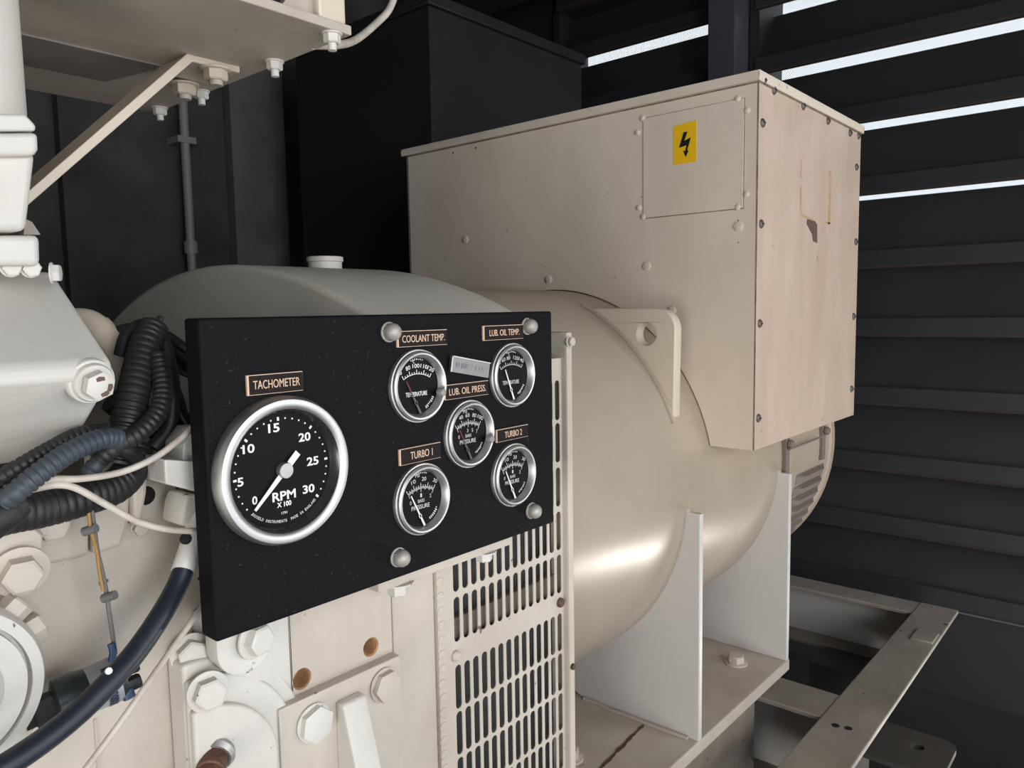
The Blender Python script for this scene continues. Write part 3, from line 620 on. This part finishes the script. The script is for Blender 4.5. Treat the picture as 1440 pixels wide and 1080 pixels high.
# flywheel housing: an arched drum with a flat front face behind the panel
rr_, zz_ = .775, -.7125
def top_z(x): return zz_ + math.sqrt(rr_ * rr_ - (x + .926) ** 2)
prof = [(-1.34, -.95), (-1.34, -.12)] + [(-1.325 + i * (.715 / 48), top_z(-1.325 + i * (.715 / 48))) for i in range(49)] + [(-.603, -.03), (-.603, -.95)]
bm = nb(); prism(bm, [(x, .493, z) for x, z in prof], (0, .226, 0))
part(EN, 'flywheel_housing', bm, 'bell', 'arched grey-cream flywheel housing', bevel=.007, segs=4, ang=50)
q = P(457, 369, Y=.66)
part(EN, 'filler_plug', lathe(nb(), (q.x, q.y, q.z - .03), UP, [(.0235, 0), (.0235, .03), (.0255, .031), (.0255, .037), (.023, .038), (0, .038)], 32), 'white', 'short round plug on top of the housing')
# rear housing side with two tapped holes
h1 = P(425, 955, X=-.575); h2 = P(522, 910, X=-.575)
yr = .4745
bm = nb(); flat(bm, [[(.36, -.20), (yr, -.20), (yr, -1.0), (.36, -1.0)], circ(h1.y, h1.z, .0096), circ(h2.y, h2.z, .0092)], .022, onX(-.597)); part(EN, 'housing_side', bm, 'cast', bevel=.0012)
for h_, r_ in ((h1, .0096), (h2, .0092)):
    prof = []
    for i in range(16): prof.append((r_ - (.0012 if i % 2 else 0), -i * .0013))
    part(EN, 'tapped_hole', lathe(nb(), (-.5755, h_.y, h_.z), PX, prof + [(0, -.02)], 28), 'rust', 'rusty threaded hole')
bm = nb(); prism(bm, [(-.60, .4745, -.2), (-.60, .4745, -1.0), (-.583, .4745, -1.0), (-.583, .4745, -.2)], (0, .006, 0)); part(EN, 'joint_seam', bm, 'dark')
# column casting left of the holes, with its rounded boss
yl = P(395, 960, X=-.573).y
bm = nb()
prism(bm, [(-.60, .285, -.24), (-.575, .292, -.24), (-.567, .305, -.24), (-.566, .322, -.24), (-.572, yl - .005, -.24), (-.5745, yl + .012, -.24), (-.60, yl + .012, -.24)], (0, 0, -.72)); part(EN, 'side_casting', bm, 'white', bevel=.003)
q = P(345, 900, X=-.553)
bm = nb(); flat(bm, [[(q.y + .024 * math.cos(a), q.z - .004 + .024 * math.sin(a)) for a in [pi + pi * i / 16 for i in range(17)]] + [(q.y + .024, q.z + .06), (q.y - .024, q.z + .06)]], .018, onX(-.571)); part(EN, 'rounded_boss', bm, 'white', bevel=.003)
part(EN, 'bolt', hexbolt(nb(), P(356, 898, X=-.552), Vector((1, .25, 0)), .0125, w=1.3), 'white')
# round cover at the bottom with stepped rim and a broken stub
q = P(285, 1110, X=-.562)
yl0 = P(266, 1000, X=-.565).y
def half(r0, n=48): return [(yl0, q.z + math.sqrt(max(r0 * r0 - (yl0 - q.y) ** 2, 0)))] + [(q.y + r0 * math.cos(t_), q.z + r0 * math.sin(t_)) for t_ in [math.acos(max(-1, min(1, (yl0 - q.y) / r0))) * (1 - 2 * i / n) for i in range(1, n)]] + [(yl0, q.z - math.sqrt(max(r0 * r0 - (yl0 - q.y) ** 2, 0)))]
for r0, x0, x1, nm in ((.100, -.5985, -.572, 'round_cover'), (.088, -.5725, -.566, 'cover_step'), (.066, -.5665, -.558, 'cover_rim')):
    bm = nb(); prism(bm, [(x0, u_, v_) for u_, v_ in half(r0)], (x1 - x0, 0, 0)); part(EN, nm, bm, 'white', bevel=.003, segs=3)
bolts(EN, [P(292, 972, X=-.560), P(268, 918, X=-.588)], Vector((1, -.2, .05)), .0125, 'white', w=1.3)
bolts(EN, [P(257, 998, X=-.595)], PX, .0052, 'cast', w=1.3)
bm = nb(); flat(bm, [[tuple(P(*v, X=-.598).yz) for v in ((255, 900), (268, 885), (285, 920), (283, 1000), (275, 1010), (262, 1008), (250, 985))]], .006, onX(-.601)); part(EN, 'gasket_tab', bm, 'cast', bevel=.0015)
# cover plates on the block side
bm = nb(); flat(bm, [[tuple(P(*v, X=-.59).yz) for v in ((-60, 690), (126, 690), (126, 782), (62, 796), (55, 812), (-60, 830))]], .014, onX(-.604)); part(EN, 'side_cover', bm, 'cast', bevel=.003)
bm = nb(); flat(bm, [[tuple(P(*v, X=-.57).yz) for v in ((-70, 745), (50, 742), (62, 752), (58, 800), (40, 808), (10, 820), (-70, 835))]], .022, onX(-.592)); part(EN, 'cover_boss', bm, 'cast', bevel=.006, segs=3)
part(EN, 'bolt', hexbolt(nb(), P(28, 803, X=-.569), Vector((1, -.1, -.2)), .0125, w=1.4), 'cast')
part(EN, 'bolt', hexbolt(nb(), P(70, 737, X=-.585), PX, .011, w=1.3), 'cast')
bm = nb(); flat(bm, [[tuple(P(*v, X=-.585).yz) for v in ((129, 640), (190, 640), (186, 735), (176, 770), (134, 782))]], .012, onX(-.602)); part(EN, 'small_plate', bm, 'cast', bevel=.003)
part(EN, 'bolt', hexbolt(nb(), P(196, 742, X=-.60), PX, .006, w=1.2), 'cast')
bm = nb(); flat(bm, [[tuple(P(*v, X=-.595).yz) for v in ((176, 655), (200, 650), (198, 690), (190, 735), (180, 738))]], .020, onX(-.604)); part(EN, 'rib', bm, 'cast', bevel=.003)
part(EN, 'hole', lathe(nb(), P(205, 697, X=-.5995), PX, [(.0075, 0), (0, .0006)], 16), 'hole')
bm = nb(); yv = P(132, 1000, X=-.6).y; box(bm, XW - .001, XW + .0012, yv - .0008, yv + .0008, -.9, -.30); part(EN, 'casting_line', bm, 'plate')
# round housing at the lower left corner
q = P(-62, 1010, X=-.52)
RC = abs(P(57, 1010, X=-.545).y - q.y) + .004
bm = nb(); lathe(bm, (-.60, q.y, q.z), PX, [(RC + .004, 0), (RC + .004, .045), (RC + .001, .052), (RC - .006, .0535), (RC - .0065, .046), (RC - .0085, .046), (RC - .009, .0538), (RC - .014, .054), (RC - .022, .054), (RC - .026, .062), (RC - .05, .082), (0, .092)], 96); part(EN, 'lower_housing', bm, 'white')
def onring(px, py, X): return P(px, py, X=X)
for px, py in ((30, 897), (2, 878), (52, 1040)):
    e = P(px, py, X=-.565); e = Vector((0, e.y - q.y, e.z - q.z)).normalized(); c = Vector((-.568, q.y, q.z)) + e * (RC + .003)
    part(EN, 'bolt', hexbolt(nb(), c, e, .0095, h=.010, w=0, rot=R.random()), 'cast')
# mount bracket
BK = thing('mount_bracket', 'cream steel mounting bracket with two big hex bolts and an upright rib at the bottom', 'bracket', (-.57, .41, -.46))
b0 = P(392, 998, X=-.563); b1 = P(563, 922, X=-.563)
bm = nb(); box(bm, -.576, -.563, b0.y, b1.y, -.80, (b0.z + b1.z) / 2); part(BK, 'back_plate', bm, 'cast', bevel=.0015)
ya, yb_ = P(478, 985, X=-.556).y, P(512, 985, X=-.556).y
bm = nb(); prism(bm, [(-.564, ya, -.352), (-.552, ya, -.352), (-.462, ya, -.66), (-.462, ya, -.80), (-.564, ya, -.80)], (0, .027, 0)); part(BK, 'rib', bm, 'white', bevel=.0025)
bolts(BK, [P(441, 1016, X=-.562)], PX, .0165, 'white', w=1.05, wh=.1, h=.0075); bolts(BK, [P(540, 963, X=-.562)], PX, .0152, 'cast', w=1.1, wh=.1, h=.0075)
# broken rusty shaft stub
q = P(300, 1068, X=-.56)
t = thing('rusty_stub', 'short rusty round steel stub sticking out at the bottom edge', 'stub', q)
bm = nb(); d = Vector((.75, -.62, -.25)); lathe(bm, q, d, [(0, -.02), (.0115, -.02), (.0112, .012), (.0098, .013), (.0096, .030), (.0085, .032), (0, .0325)], 24); part(t, 'shaft', bm, 'rusty_steel')
part(t, 'lock_ring', lathe(nb(), q - d.normalized() * .004, d, [(.0125, -.006), (.0155, -.004), (.016, 0), (.0135, .004), (.0117, .004)], 24), 'steel')

# rocker cover with hexagonal section
ye = .20
sec = [P(76, 383, Y=ye), P(161, 515, Y=ye), P(120, 600, Y=ye), P(98, 640, Y=ye)]
RK = thing('rocker_cover', 'pale cream ridged rocker cover at the left edge with a flanged plug', 'engine cover', (-.6, 0, -.1))
pts = [(-.78, ye, sec[0].z + .004), tuple(sec[0]), tuple(sec[1] + Vector((-.003, 0, .004))), tuple(sec[1] + Vector((0, 0, -.006))), tuple(sec[2]), tuple(sec[3]), (-.78, ye, sec[3].z)]
bm = nb(); prism(bm, pts, (0, -.9, 0)); part(RK, 'cover', bm, 'white', bevel=.004, segs=3, ang=12)
q = P(128, 536, X=sec[1].x - .006); d = Vector((1, .06, -.22)).normalized()
part(RK, 'plug_flange', lathe(nb(), q - d * .003, d, [(.0, 0), (.0145, 0), (.0145, .003), (.0138, .0045), (.0122, .005), (.0122, .007), (.0114, .0085), (0, .0085)], 40), 'white')
part(RK, 'plug', hexbolt(nb(), q + d * .007, d, .0092, h=.007, w=0, rot=.4), 'white', 'chipped hexagon plug')
bm = nb()
u_, v_, _ = basis(d)
for a in (pi / 2 + .4, 2.9, 4.8):
    e = u_ * math.cos(a) + v_ * math.sin(a); f_ = d.cross(e); p0 = q + d * .0145 + e * .0052
    flat(bm, [[(-.0022, -.0012), (.0025, -.0016), (.003, .0006), (.001, .0016), (-.002, .001)]], .0003, lambda a_, b_, h, p0=p0, e=e, f_=f_: p0 + f_ * a_ + e * b_ + d * (h - .0005))
part(RK, 'bare_chip', bm, 'chip')
# stacked water outlet above the rocker cover
OE = thing('coolant_outlet', 'off-white stacked pipe casting with flange and block at the upper left corner', 'pipe casting', (-.6, .05, .04))
X_ = -.53
def vb(name, pts, X, xd, m='white', bev=.004):
    bm = nb(); prism(bm, [P(*v, X=X) for v in pts], (xd, 0, 0)); return part(OE, name, bm, m, bevel=bev, segs=3)
vb('base_block', [(-200, 331), (57, 330), (58, 374), (-200, 372)], -.545, -.12)
vb('body', [(-200, 218), (51, 214), (38, 325), (-200, 322)], -.535, -.12)
vb('flange', [(-200, 188), (54, 186), (55, 210), (50, 219), (-200, 221)], -.528, -.13, bev=.003)
vb('upper_flange', [(-200, 156), (36, 160), (51, 176), (51, 184), (-200, 186)], -.530, -.13, bev=.003)
q = P(-45, 160, X=-.58)
rp = abs(P(35, 120, X=-.58).y - q.y)
part(OE, 'pipe', tube(nb(), [(-.585, q.y, q.z - .03), (-.585, q.y, q.z + .10), (-.585, q.y - .002, q.z + .26)], rp, 32), 'white')
bolts(OE, [P(72, 384, X=-.555)], Vector((.5, .85, 0)), .0058, 'white', w=1.2)
bolts(OE, [P(42, 377, X=-.558), P(14, 376, X=-.558)], Vector((1, 0, -.1)), .0056, 'white', w=1.1)
bm = nb(); prism(bm, [P(*v, X=-.56) for v in ((36, 308), (45, 312), (57, 330), (33, 330))], (-.01, 0, 0)); part(OE, 'web', bm, 'skid')

# ================================================================ overhead tray
Xn = -.54; cz = P(495, 50, X=Xn); ZT = cz.z; ytr = cz.y; Xf = P(226, 160, Z=ZT).x
TR = thing('overhead_tray', 'flat cream steel tray plate with hanging bolts at the top left, seen from below', 'tray', ((Xn + Xf) / 2, ytr - .4, ZT))
a = P(262, 78, Z=ZT); x1_ = P(100, 62, Z=ZT).x; x0_ = P(100, 103, Z=ZT).x
bm = nb(); box(bm, Xf, Xn, ytr - 1.1, ytr, ZT, ZT + .008); part(TR, 'tray_plate', bm, 'plate', bevel=.0012)
bm = nb(); prism(bm, [(x0_, ytr - 1.1, ZT - .0015), (x0_, a.y - .02, ZT - .0015), (x1_, a.y, ZT - .0015), (x1_, ytr - 1.1, ZT - .0015)], (0, 0, .002)); part(TR, 'shade_strip', bm, 'shade_grey', 'grey-brown strip of painted shade under the tray')  # thin strip paints the band of shade on the tray underside
bm = nb(); box(bm, Xn - .06, Xn - .004, ytr - .030, ytr - .002, ZT + .008, ZT + .14); part(TR, 'upright_post', bm, 'cream', bevel=.003)
w0 = P(440, 22, X=Xn - .012)
bm = nb(); prism(bm, [(Xn - .012, ytr - .030, ZT + .008), (Xn - .012, ytr - .062, ZT + .008), (Xn - .012, ytr - .030, ZT + .05)], (-.006, 0, 0)); part(TR, 'gusset', bm, 'plate')
for px, py in ((469, 46), (386, 86), (283, 128), (228, 152)):
    q = P(px, py, Z=ZT); q.y = min(q.y, ytr - .008); q.x = max(min(q.x, Xn - .008), Xf + .008)
    b_ = part(TR, 'bolt', hexbolt(nb(), q, DN, .0072, h=.007, w=1.2), 'white'); part(b_, 'bolt_end', cyl(nb(), q - UP * .008, DN, .0036, .006, 12), 'white')
# strut under the tray
SR = thing('tray_strut', 'flat bent cream steel strut running diagonally up to the underside of the tray', 'strut', P(60, 250, X=-.64))
s1 = P(288, 83, Z=ZT - .0005); s2 = P(328, 96, Z=ZT - .0005)
A_ = P(270, 96, X=s1.x); B_ = P(45, 283, X=s1.x); A_.z = ZT - .006
yv, zv = B_.y - A_.y, B_.z - A_.z; l_ = math.hypot(yv, zv); ny, nz = zv / l_ * .0065, -yv / l_ * .0065
ey, ez = A_.y + yv * 1.6, A_.z + zv * 1.6
prof = [(s2.y + .002, ZT), (s2.y + .002, ZT - .006), (A_.y, A_.z), (ey, ez), (ey + ny, ez + nz), (A_.y + ny * 1.05, ZT)]
bm = nb(); prism(bm, [(s1.x + .002, a_, b_) for a_, b_ in prof], (-.055, 0, 0)); part(SR, 'bar', bm, 'cream', bevel=.0008)
for px, py, rr_ in ((303, 103, .0105), (259, 124, .0105)):
    q = P(px, py - 6, Z=ZT - .006); b_ = part(SR, 'bolt', hexbolt(nb(), q, DN, rr_, h=.009, w=1.35), 'cream'); part(b_, 'bolt_end', cyl(nb(), q - UP * .010, DN, .006, .005, 12), 'plate')
# white cable loop behind the tray
bm = nb(); tube(bm, [Vector((Xn - .05, ytr - .004, ZT + .003)), P(474, 63, Y=.47), P(500, 56, Y=.53), P(530, 32, Y=.58), P(550, 8, Y=.60), P(562, -40, Y=.61), P(566, -90, Y=.61)], .0040, 12); single('white_cable', bm, 'wire_white', 'white cable looping down behind the corner of the overhead tray', 'cable')

# ================================================================ hoses, looms and wires
def pipe3(pts, X, **k): return [P(v[0], v[1], X=(v[2] if len(v) > 2 else X)) for v in pts]
def cable(name, label, cat, pts, r, m, X=-.55, group=None, **k):
    bm = nb(); tube(bm, pipe3(pts, X), r, **k); return single(name, bm, m, label, cat, group)
def mm(px, X=-.53, at=(120, 650)):  # radius in metres of a half-width in pixels
    c = P(*at, X=X); d = (P(at[0] + 1, at[1], X=X) - c).length; e = (P(at[0], at[1] + 1, X=X) - c).length; return px * e
GL = 'corrugated cable looms on the engine side'
cable('corrugated_loom', 'fat black corrugated loom hanging down beside the rocker cover plug', 'cable loom', [(215, 462, -.60), (205, 485, -.59), (195, 520, -.58), (186, 560, -.57), (176, 605, -.565), (165, 650, -.565)], mm(25), 'conduit_black', rib=.10, pitch=.0055, n=20, group=GL)
cable('corrugated_loom', 'black corrugated loom curving behind the left edge of the gauge panel', 'cable loom', [(222, 500, -.575), (229, 545, -.56), (222, 580, -.55), (196, 608, -.545), (165, 626, -.545), (140, 645, -.55)], mm(15), 'conduit_black', rib=.10, pitch=.0045, n=18, group=GL)
cable('corrugated_loom', 'blue-grey corrugated loom crossing the left edge below the rocker cover', 'cable loom', [(166, 616, -.535), (140, 618, -.53), (100, 635, -.525), (60, 662, -.52), (25, 690, -.52), (8, 704, -.525)], mm(15), 'conduit_blue', rib=.11, pitch=.0043, n=20, group=GL)
cable('corrugated_loom', 'thin black corrugated loom touching the underside of the rocker cover', 'cable loom', [(150, 606, -.55), (110, 612, -.545), (70, 632, -.54), (30, 655, -.535), (-30, 690, -.535)], mm(12), 'conduit_black', rib=.12, pitch=.0042, n=18, group=GL)
cable('corrugated_loom', 'thick black corrugated loom lowest of the bundle at the left edge', 'cable loom', [(190, 632, -.585), (184, 660, -.575), (160, 685, -.565), (110, 702, -.555), (60, 715, -.55), (20, 722, -.545), (-40, 735, -.54)], mm(27), 'conduit_black', rib=.07, pitch=.0055, n=22, group=GL)
cable('corrugated_loom', 'short blue-grey corrugated branch just above the white cables', 'cable loom', [(172, 620, -.56), (155, 634, -.555), (138, 650, -.552), (122, 668, -.555)], mm(13), 'conduit_blue', rib=.12, pitch=.0045, n=18, group=GL)
cable('black_cable', 'thick black taped cable arching over the top of the loom bundle', 'cable', [(170, 500, -.62), (180, 470, -.615), (205, 458, -.605), (228, 478, -.60), (240, 520, -.59), (243, 560, -.58), (238, 600, -.58), (215, 630, -.58)], mm(12), 'rubber', n=16)
cable('black_cable', 'black cable running under the top left corner of the gauge panel', 'cable', [(215, 470, -.62), (240, 478, -.61), (262, 492, -.60), (300, 520, -.60)], mm(8), 'rubber')
cable('black_cable', 'thin black cable sagging behind the top left corner of the gauge panel', 'cable', [(225, 500, -.61), (250, 520, -.60), (268, 528, -.595), (300, 530, -.595)], mm(5), 'rubber')
cable('black_cable', 'black cable behind the tape wrap beside the white bracket block', 'cable', [(185, 640, -.575), (215, 655, -.58), (245, 668, -.585), (290, 672, -.585)], mm(10), 'rubber')
cable('black_cable', 'thick black cable deep behind the loom bundle under the domed housing', 'cable', [(150, 480, -.66), (190, 470, -.655), (230, 480, -.65), (270, 510, -.645), (330, 560, -.64)], mm(17, -.65), 'rubber', n=16)
cable('black_cable', 'black cable dropping behind the loom bundle to the white block', 'cable', [(205, 500, -.64), (235, 540, -.63), (250, 590, -.62), (245, 640, -.61), (262, 690, -.60)], mm(15, -.63), 'rubber', n=16)
cable('black_cable', 'lowest thick black cable crossing behind the panel edge above the white block', 'cable', [(160, 560, -.62), (200, 590, -.62), (240, 600, -.62), (310, 600, -.62)], mm(22, -.62), 'rubber', n=16)
cable('grey_wire', 'thin grey wire slanting down behind the gauge panel edge', 'wire', [(242, 560, -.59), (255, 585, -.585), (270, 610, -.58), (290, 650, -.58)], mm(2.5), 'wire_grey')
# tape wraps
t = cable('tape_wrap', 'ragged black tape wrapped round the looms at the far left edge', 'tape', [(-30, 735, -.532), (5, 722, -.53), (22, 712, -.53), (34, 706, -.53)], lambda s: mm(34 - 18 * s), 'rubber', n=18)
cable('tape_wrap', 'black tape wrapped where the looms branch beside the white block', 'tape', [(150, 622, -.548), (175, 632, -.546), (192, 645, -.55), (196, 662, -.555)], lambda s: mm(15 - 6 * s), 'rubber', n=14)
q = P(227, 448, X=-.60)
cable('cable_tie', 'black cable tie with a cut tail on top of the loom bundle', 'cable tie', [(180, 462, -.612), (200, 452, -.606), (218, 452, -.60), (226, 446, -.60), (224, 458, -.60)], mm(4), 'rubber', n=8)
# beige hose elbow behind the rocker cover
t = thing('hose_elbow', 'beige ribbed pipe elbow just behind the rocker cover edge', 'pipe fitting', P(140, 480, X=-.66))
part(t, 'elbow', tube(nb(), pipe3([(95, 452, -.70), (125, 454, -.68), (150, 474, -.66), (172, 505, -.65), (178, 540, -.65)], -.66), mm(19, -.66), 20), 'cream')
for s_ in ((134, 460, -.672), (163, 490, -.655)):
    c = P(s_[0], s_[1], X=s_[2]); part(t, 'band', tube(nb(), [c, c + (P(s_[0] + 9, s_[1] + 9, X=s_[2]) - c)], mm(21.5, -.66), 20), 'cream')
# white cables
cable('white_cable', 'upper dirty white cable curving up behind the gauge panel', 'cable', [(-20, 690, -.555), (40, 682, -.54), (75, 674, -.532), (115, 673, -.53), (170, 664, -.53), (215, 645, -.53), (250, 620, -.53), (275, 597, -.535), (300, 570, -.55)], mm(5), 'wire_white', group='white cables on the engine side')
cable('white_cable', 'lower dirty white cable sagging to the bottom left edge of the gauge panel', 'cable', [(-20, 700, -.555), (45, 688, -.538), (80, 682, -.532), (108, 687, -.53), (150, 710, -.528), (195, 734, -.528), (240, 745, -.53), (285, 746, -.535), (320, 740, -.55)], mm(5), 'wire_white', group='white cables on the engine side')
cable('white_cable', 'straight thin white cable running from the panel corner down to the bottom edge', 'cable', [(310, 815, -.56), (285, 852, -.545), (245, 908, -.54), (205, 965, -.53), (165, 1022, -.53), (120, 1082, -.53), (90, 1120, -.53)], mm(5), 'wire_white', group='white cables on the engine side')
# black hose with painted metal ferrule
HS = thing('black_hose', 'smooth blue-black hose with a painted metal end curving down to the lower left corner', 'hose', P(160, 950, X=-.53))
hp = [(262, 792, -.545), (247, 828, -.54), (222, 872, -.53), (190, 918, -.522), (155, 958, -.515), (110, 1002, -.51), (60, 1042, -.505), (0, 1082, -.50), (-70, 1122, -.5)]
part(HS, 'hose', tube(nb(), pipe3(hp, -.53), mm(16.5), 22), 'hose')
fe = part(HS, 'ferrule', tube(nb(), pipe3([(257, 804, -.546), (262, 790, -.545), (272, 760, -.55), (282, 728, -.555), (290, 700, -.56)], -.55), mm(18.5), 22), 'white', 'chipped white painted metal hose end')
q = P(262, 758, X=-.535); part(fe, 'crimp_dent', lathe(nb(), q, PX, [(.0042, -.002), (.004, .0006), (0, .001)], 12), 'hole')
q = P(155, 949, X=-.505); bm = nb(); lathe(bm, q + Vector((-.002, 0, .002)), Vector((.8, -.2, .55)), [(.0024, 0), (.002, .0012), (0, .0016)], 8); part(HS, 'paint_fleck', bm, 'ink', 'white fleck of paint')
# white bracket block behind the panel's left edge
WB = thing('white_block', 'white painted bracket block half hidden behind the left edge of the gauge panel', 'bracket', P(260, 670, X=-.55))
bm = nb(); prism(bm, [P(*v, X=-.538) for v in ((231, 646), (330, 652), (330, 705), (233, 681))], (-.045, 0, 0)); part(WB, 'block', bm, 'white', bevel=.0015)
bm = nb(); prism(bm, [P(*v, X=-.545) for v in ((258, 625), (275, 602), (330, 600), (330, 655), (256, 652))], (-.03, 0, 0)); part(WB, 'upper_lug', bm, 'white', bevel=.0015)
bm = nb(); prism(bm, [P(*v, X=-.552) for v in ((262, 695), (330, 700), (330, 745), (252, 740), (256, 712))], (-.03, 0, 0)); part(WB, 'lower_lug', bm, 'white', bevel=.003)
# panel mounting arm back to the engine
bm = nb(); box(bm, -.60, -.5215, .30, .34, -.20, -.05); part(IP, 'mounting_arm', bm, 'cast', bevel=.002)
# oil pressure sender
SD = thing('pressure_sender', 'grey-green cylindrical pressure sender with a silver label and two terminals behind the hose', 'sensor', P(120, 975, X=-.56))
sa = P(76, 992, X=-.562); sb_ = P(172, 950, X=-.556); d = (sb_ - sa); Lg = d.length; d.normalize()
r_ = mm(34, -.56, (120, 970))
part(SD, 'body', lathe(nb(), sa, d, [(0, 0), (r_ * .72, 0), (r_ * .98, .002), (r_ * 1.0, .006), (r_ * 1.0, .014), (r_ * .93, .018), (r_ * .90, .022), (r_ * .93, Lg - .003), (r_ * .86, Lg), (0, Lg)], 48), 'sender')
u_, v_, _ = basis(d); tor = (u_ * Vector(PX).dot(u_) + v_ * Vector(PX).dot(v_)).normalized(); tor2 = d.cross(tor)
def onb(a, h, rr): return sa + d * h + (tor * math.cos(a) + tor2 * math.sin(a)) * rr
bm = nb(); lathe(bm, sa, d, [(r_ * .908, .0215), (r_ * .945, Lg - .0035)], 40); LB = part(SD, 'label', bm, 'label', 'silver printed label')
bm = nb(); rs = random.Random(4)
for k in range(6):
    h0 = .030 + k * (Lg - .038) / 6; a = -1.1
    while a < 1.2:
        da = rs.uniform(.05, .13); rr = r_ * (.916 + (.945 - .916) * (h0 - .0235) / (Lg - .027)) + .0004
        vs = [bm.verts.new(onb(a, h0, rr)), bm.verts.new(onb(a + da, h0, rr)), bm.verts.new(onb(a + da, h0 + .0016, rr)), bm.verts.new(onb(a, h0 + .0016, rr))]; bm.faces.new(vs); a += da + rs.uniform(.03, .07)
part(LB, 'fine_print', bm, 'labelink')
part(SD, 'threaded_neck', lathe(nb(), sa - d * .018, d, [(0, 0), (.0085, 0), (.0085, .006), (.0105, .006), (.0105, .018), (0, .018)], 6), 'rubber', 'dark oily hexagon neck')
part(SD, 'adapter_nut', hexbolt(nb(), sa - d * .034, d, .0125, h=.015, w=0), 'white', 'cream painted hexagon adapter')
for px, py in ((176, 965), (172, 943)):
    c = P(px, py, X=-.552); tb = part(SD, 'terminal', lathe(nb(), c - d * .004, d, [(0, 0), (.0045, 0), (.0055, .001), (.0055, .013), (.0045, .0145), (0, .0145)], 8), 'rubber')
c = P(178, 970, X=-.547); part(SD, 'blue_sleeve', tube(nb(), [c, c + Vector((.002, .001, -.006))], .0042, 10), 'bluelug', 'blue terminal sleeve')
part(SD, 'white_lead', tube(nb(), pipe3([(172, 935, -.55), (173, 950, -.547), (175, 966, -.546)], -.55), .0027, 10), 'wire_white', 'short white lead with a printed mark')
# sender wire pair
WP = thing('sender_wire', 'grey and ochre wire pair hanging from the loom down to the pressure sender', 'wire', P(140, 810, X=-.55))
wp = [(124, 690, -.552), (127, 715, -.55), (131, 745, -.55), (135, 775, -.552), (142, 805, -.553), (147, 830, -.553), (152, 865, -.553), (158, 905, -.553), (160, 920, -.552)]
part(WP, 'grey_wire', tube(nb(), pipe3([(a + 2, b, c) for a, b, c in wp], -.55), mm(3.2), 10), 'wire_grey')
part(WP, 'ochre_wire', tube(nb(), pipe3([(a - 3 + (4 if b > 760 else 0) - (3 if b > 800 else 0), b, c + .002) for a, b, c in wp[:6]], -.55), mm(2.6), 10), 'wire_yellow', 'ochre yellow wire')
for px, py in ((127, 745), (154, 839)):
    c = P(px, py, X=-.549); e = P(px + 9, py - 3, X=-.545) - c; part(WP, 'wire_tie', tube(nb(), [c - e, c + e * .9], .0032, 10), 'wire_grey')
part(WP, 'wire_boot', tube(nb(), pipe3([(156, 905, -.551), (159, 916, -.55), (157, 930, -.55)], -.55), mm(5.5), 10), 'bluelug', 'blue crimp sleeve')
cable('cut_tie_tail', 'small black cable tie tail poking out by the left edge of the gauge panel', 'cable tie', [(279, 815, -.545), (286, 806, -.543), (283, 798, -.543), (290, 795, -.545)], mm(2.6), 'rubber', n=8)

# ================================================================ light
w = bpy.data.worlds.new('overcast_sky'); bpy.context.scene.world = w; w.use_nodes = True
bg = w.node_tree.nodes['Background']; bg.inputs[0].default_value = (.86, .93, 1.0, 1); bg.inputs[1].default_value = 1.6
def area(name, loc, target, sx, sy, power, col):
    l = bpy.data.lights.new(name, 'AREA'); l.shape = 'RECTANGLE'; l.size = sx; l.size_y = sy; l.energy = power; l.color = col
    o = bpy.data.objects.new(name, l); C.objects.link(o); o.location = loc
    o.rotation_euler = (Vector(target) - Vector(loc)).to_track_quat('-Z', 'Y').to_euler(); return o
area('daylight_through_open_side', (1.45, -.05, .12), (-.6, .35, -.2), .8, .7, 20, (.97, .97, 1.0))
area('added_rear_fill', (.45, -2.2, -.72), (-.6, 1.0, -.1), 1.2, 1.1, 42, (1.0, .965, .91))  # added fill lamp behind the camera; the wall there has no door
area('added_side_fill', (1.28, 1.8, .05), (-.55, 1.4, -.1), .5, .8, 7, (1.0, .92, .82))  # added fill lamp for box side and barrel; no vent exists here
area('added_barrel_highlight', (.235, 2.64, -1.33), (-.59, .906, -.362), .62, .12, 9, (1.0, .95, .86))  # added lamp in a made-up gap, puts the highlight on the barrel

# lift everything so the floor lies at zero
for o in bpy.data.objects:
    if o.parent is None: o.location.z += H
sc = bpy.context.scene
sc.view_settings.view_transform = 'Standard'; sc.view_settings.look = 'None'; sc.view_settings.gamma = 1; sc.view_settings.exposure = 0.0
sc.cycles.use_denoising = True; sc.cycles.max_bounces = 6; sc.cycles.caustics_reflective = False; sc.cycles.caustics_refractive = False; sc.cycles.sample_clamp_indirect = 4; sc.cycles.transparent_max_bounces = 12
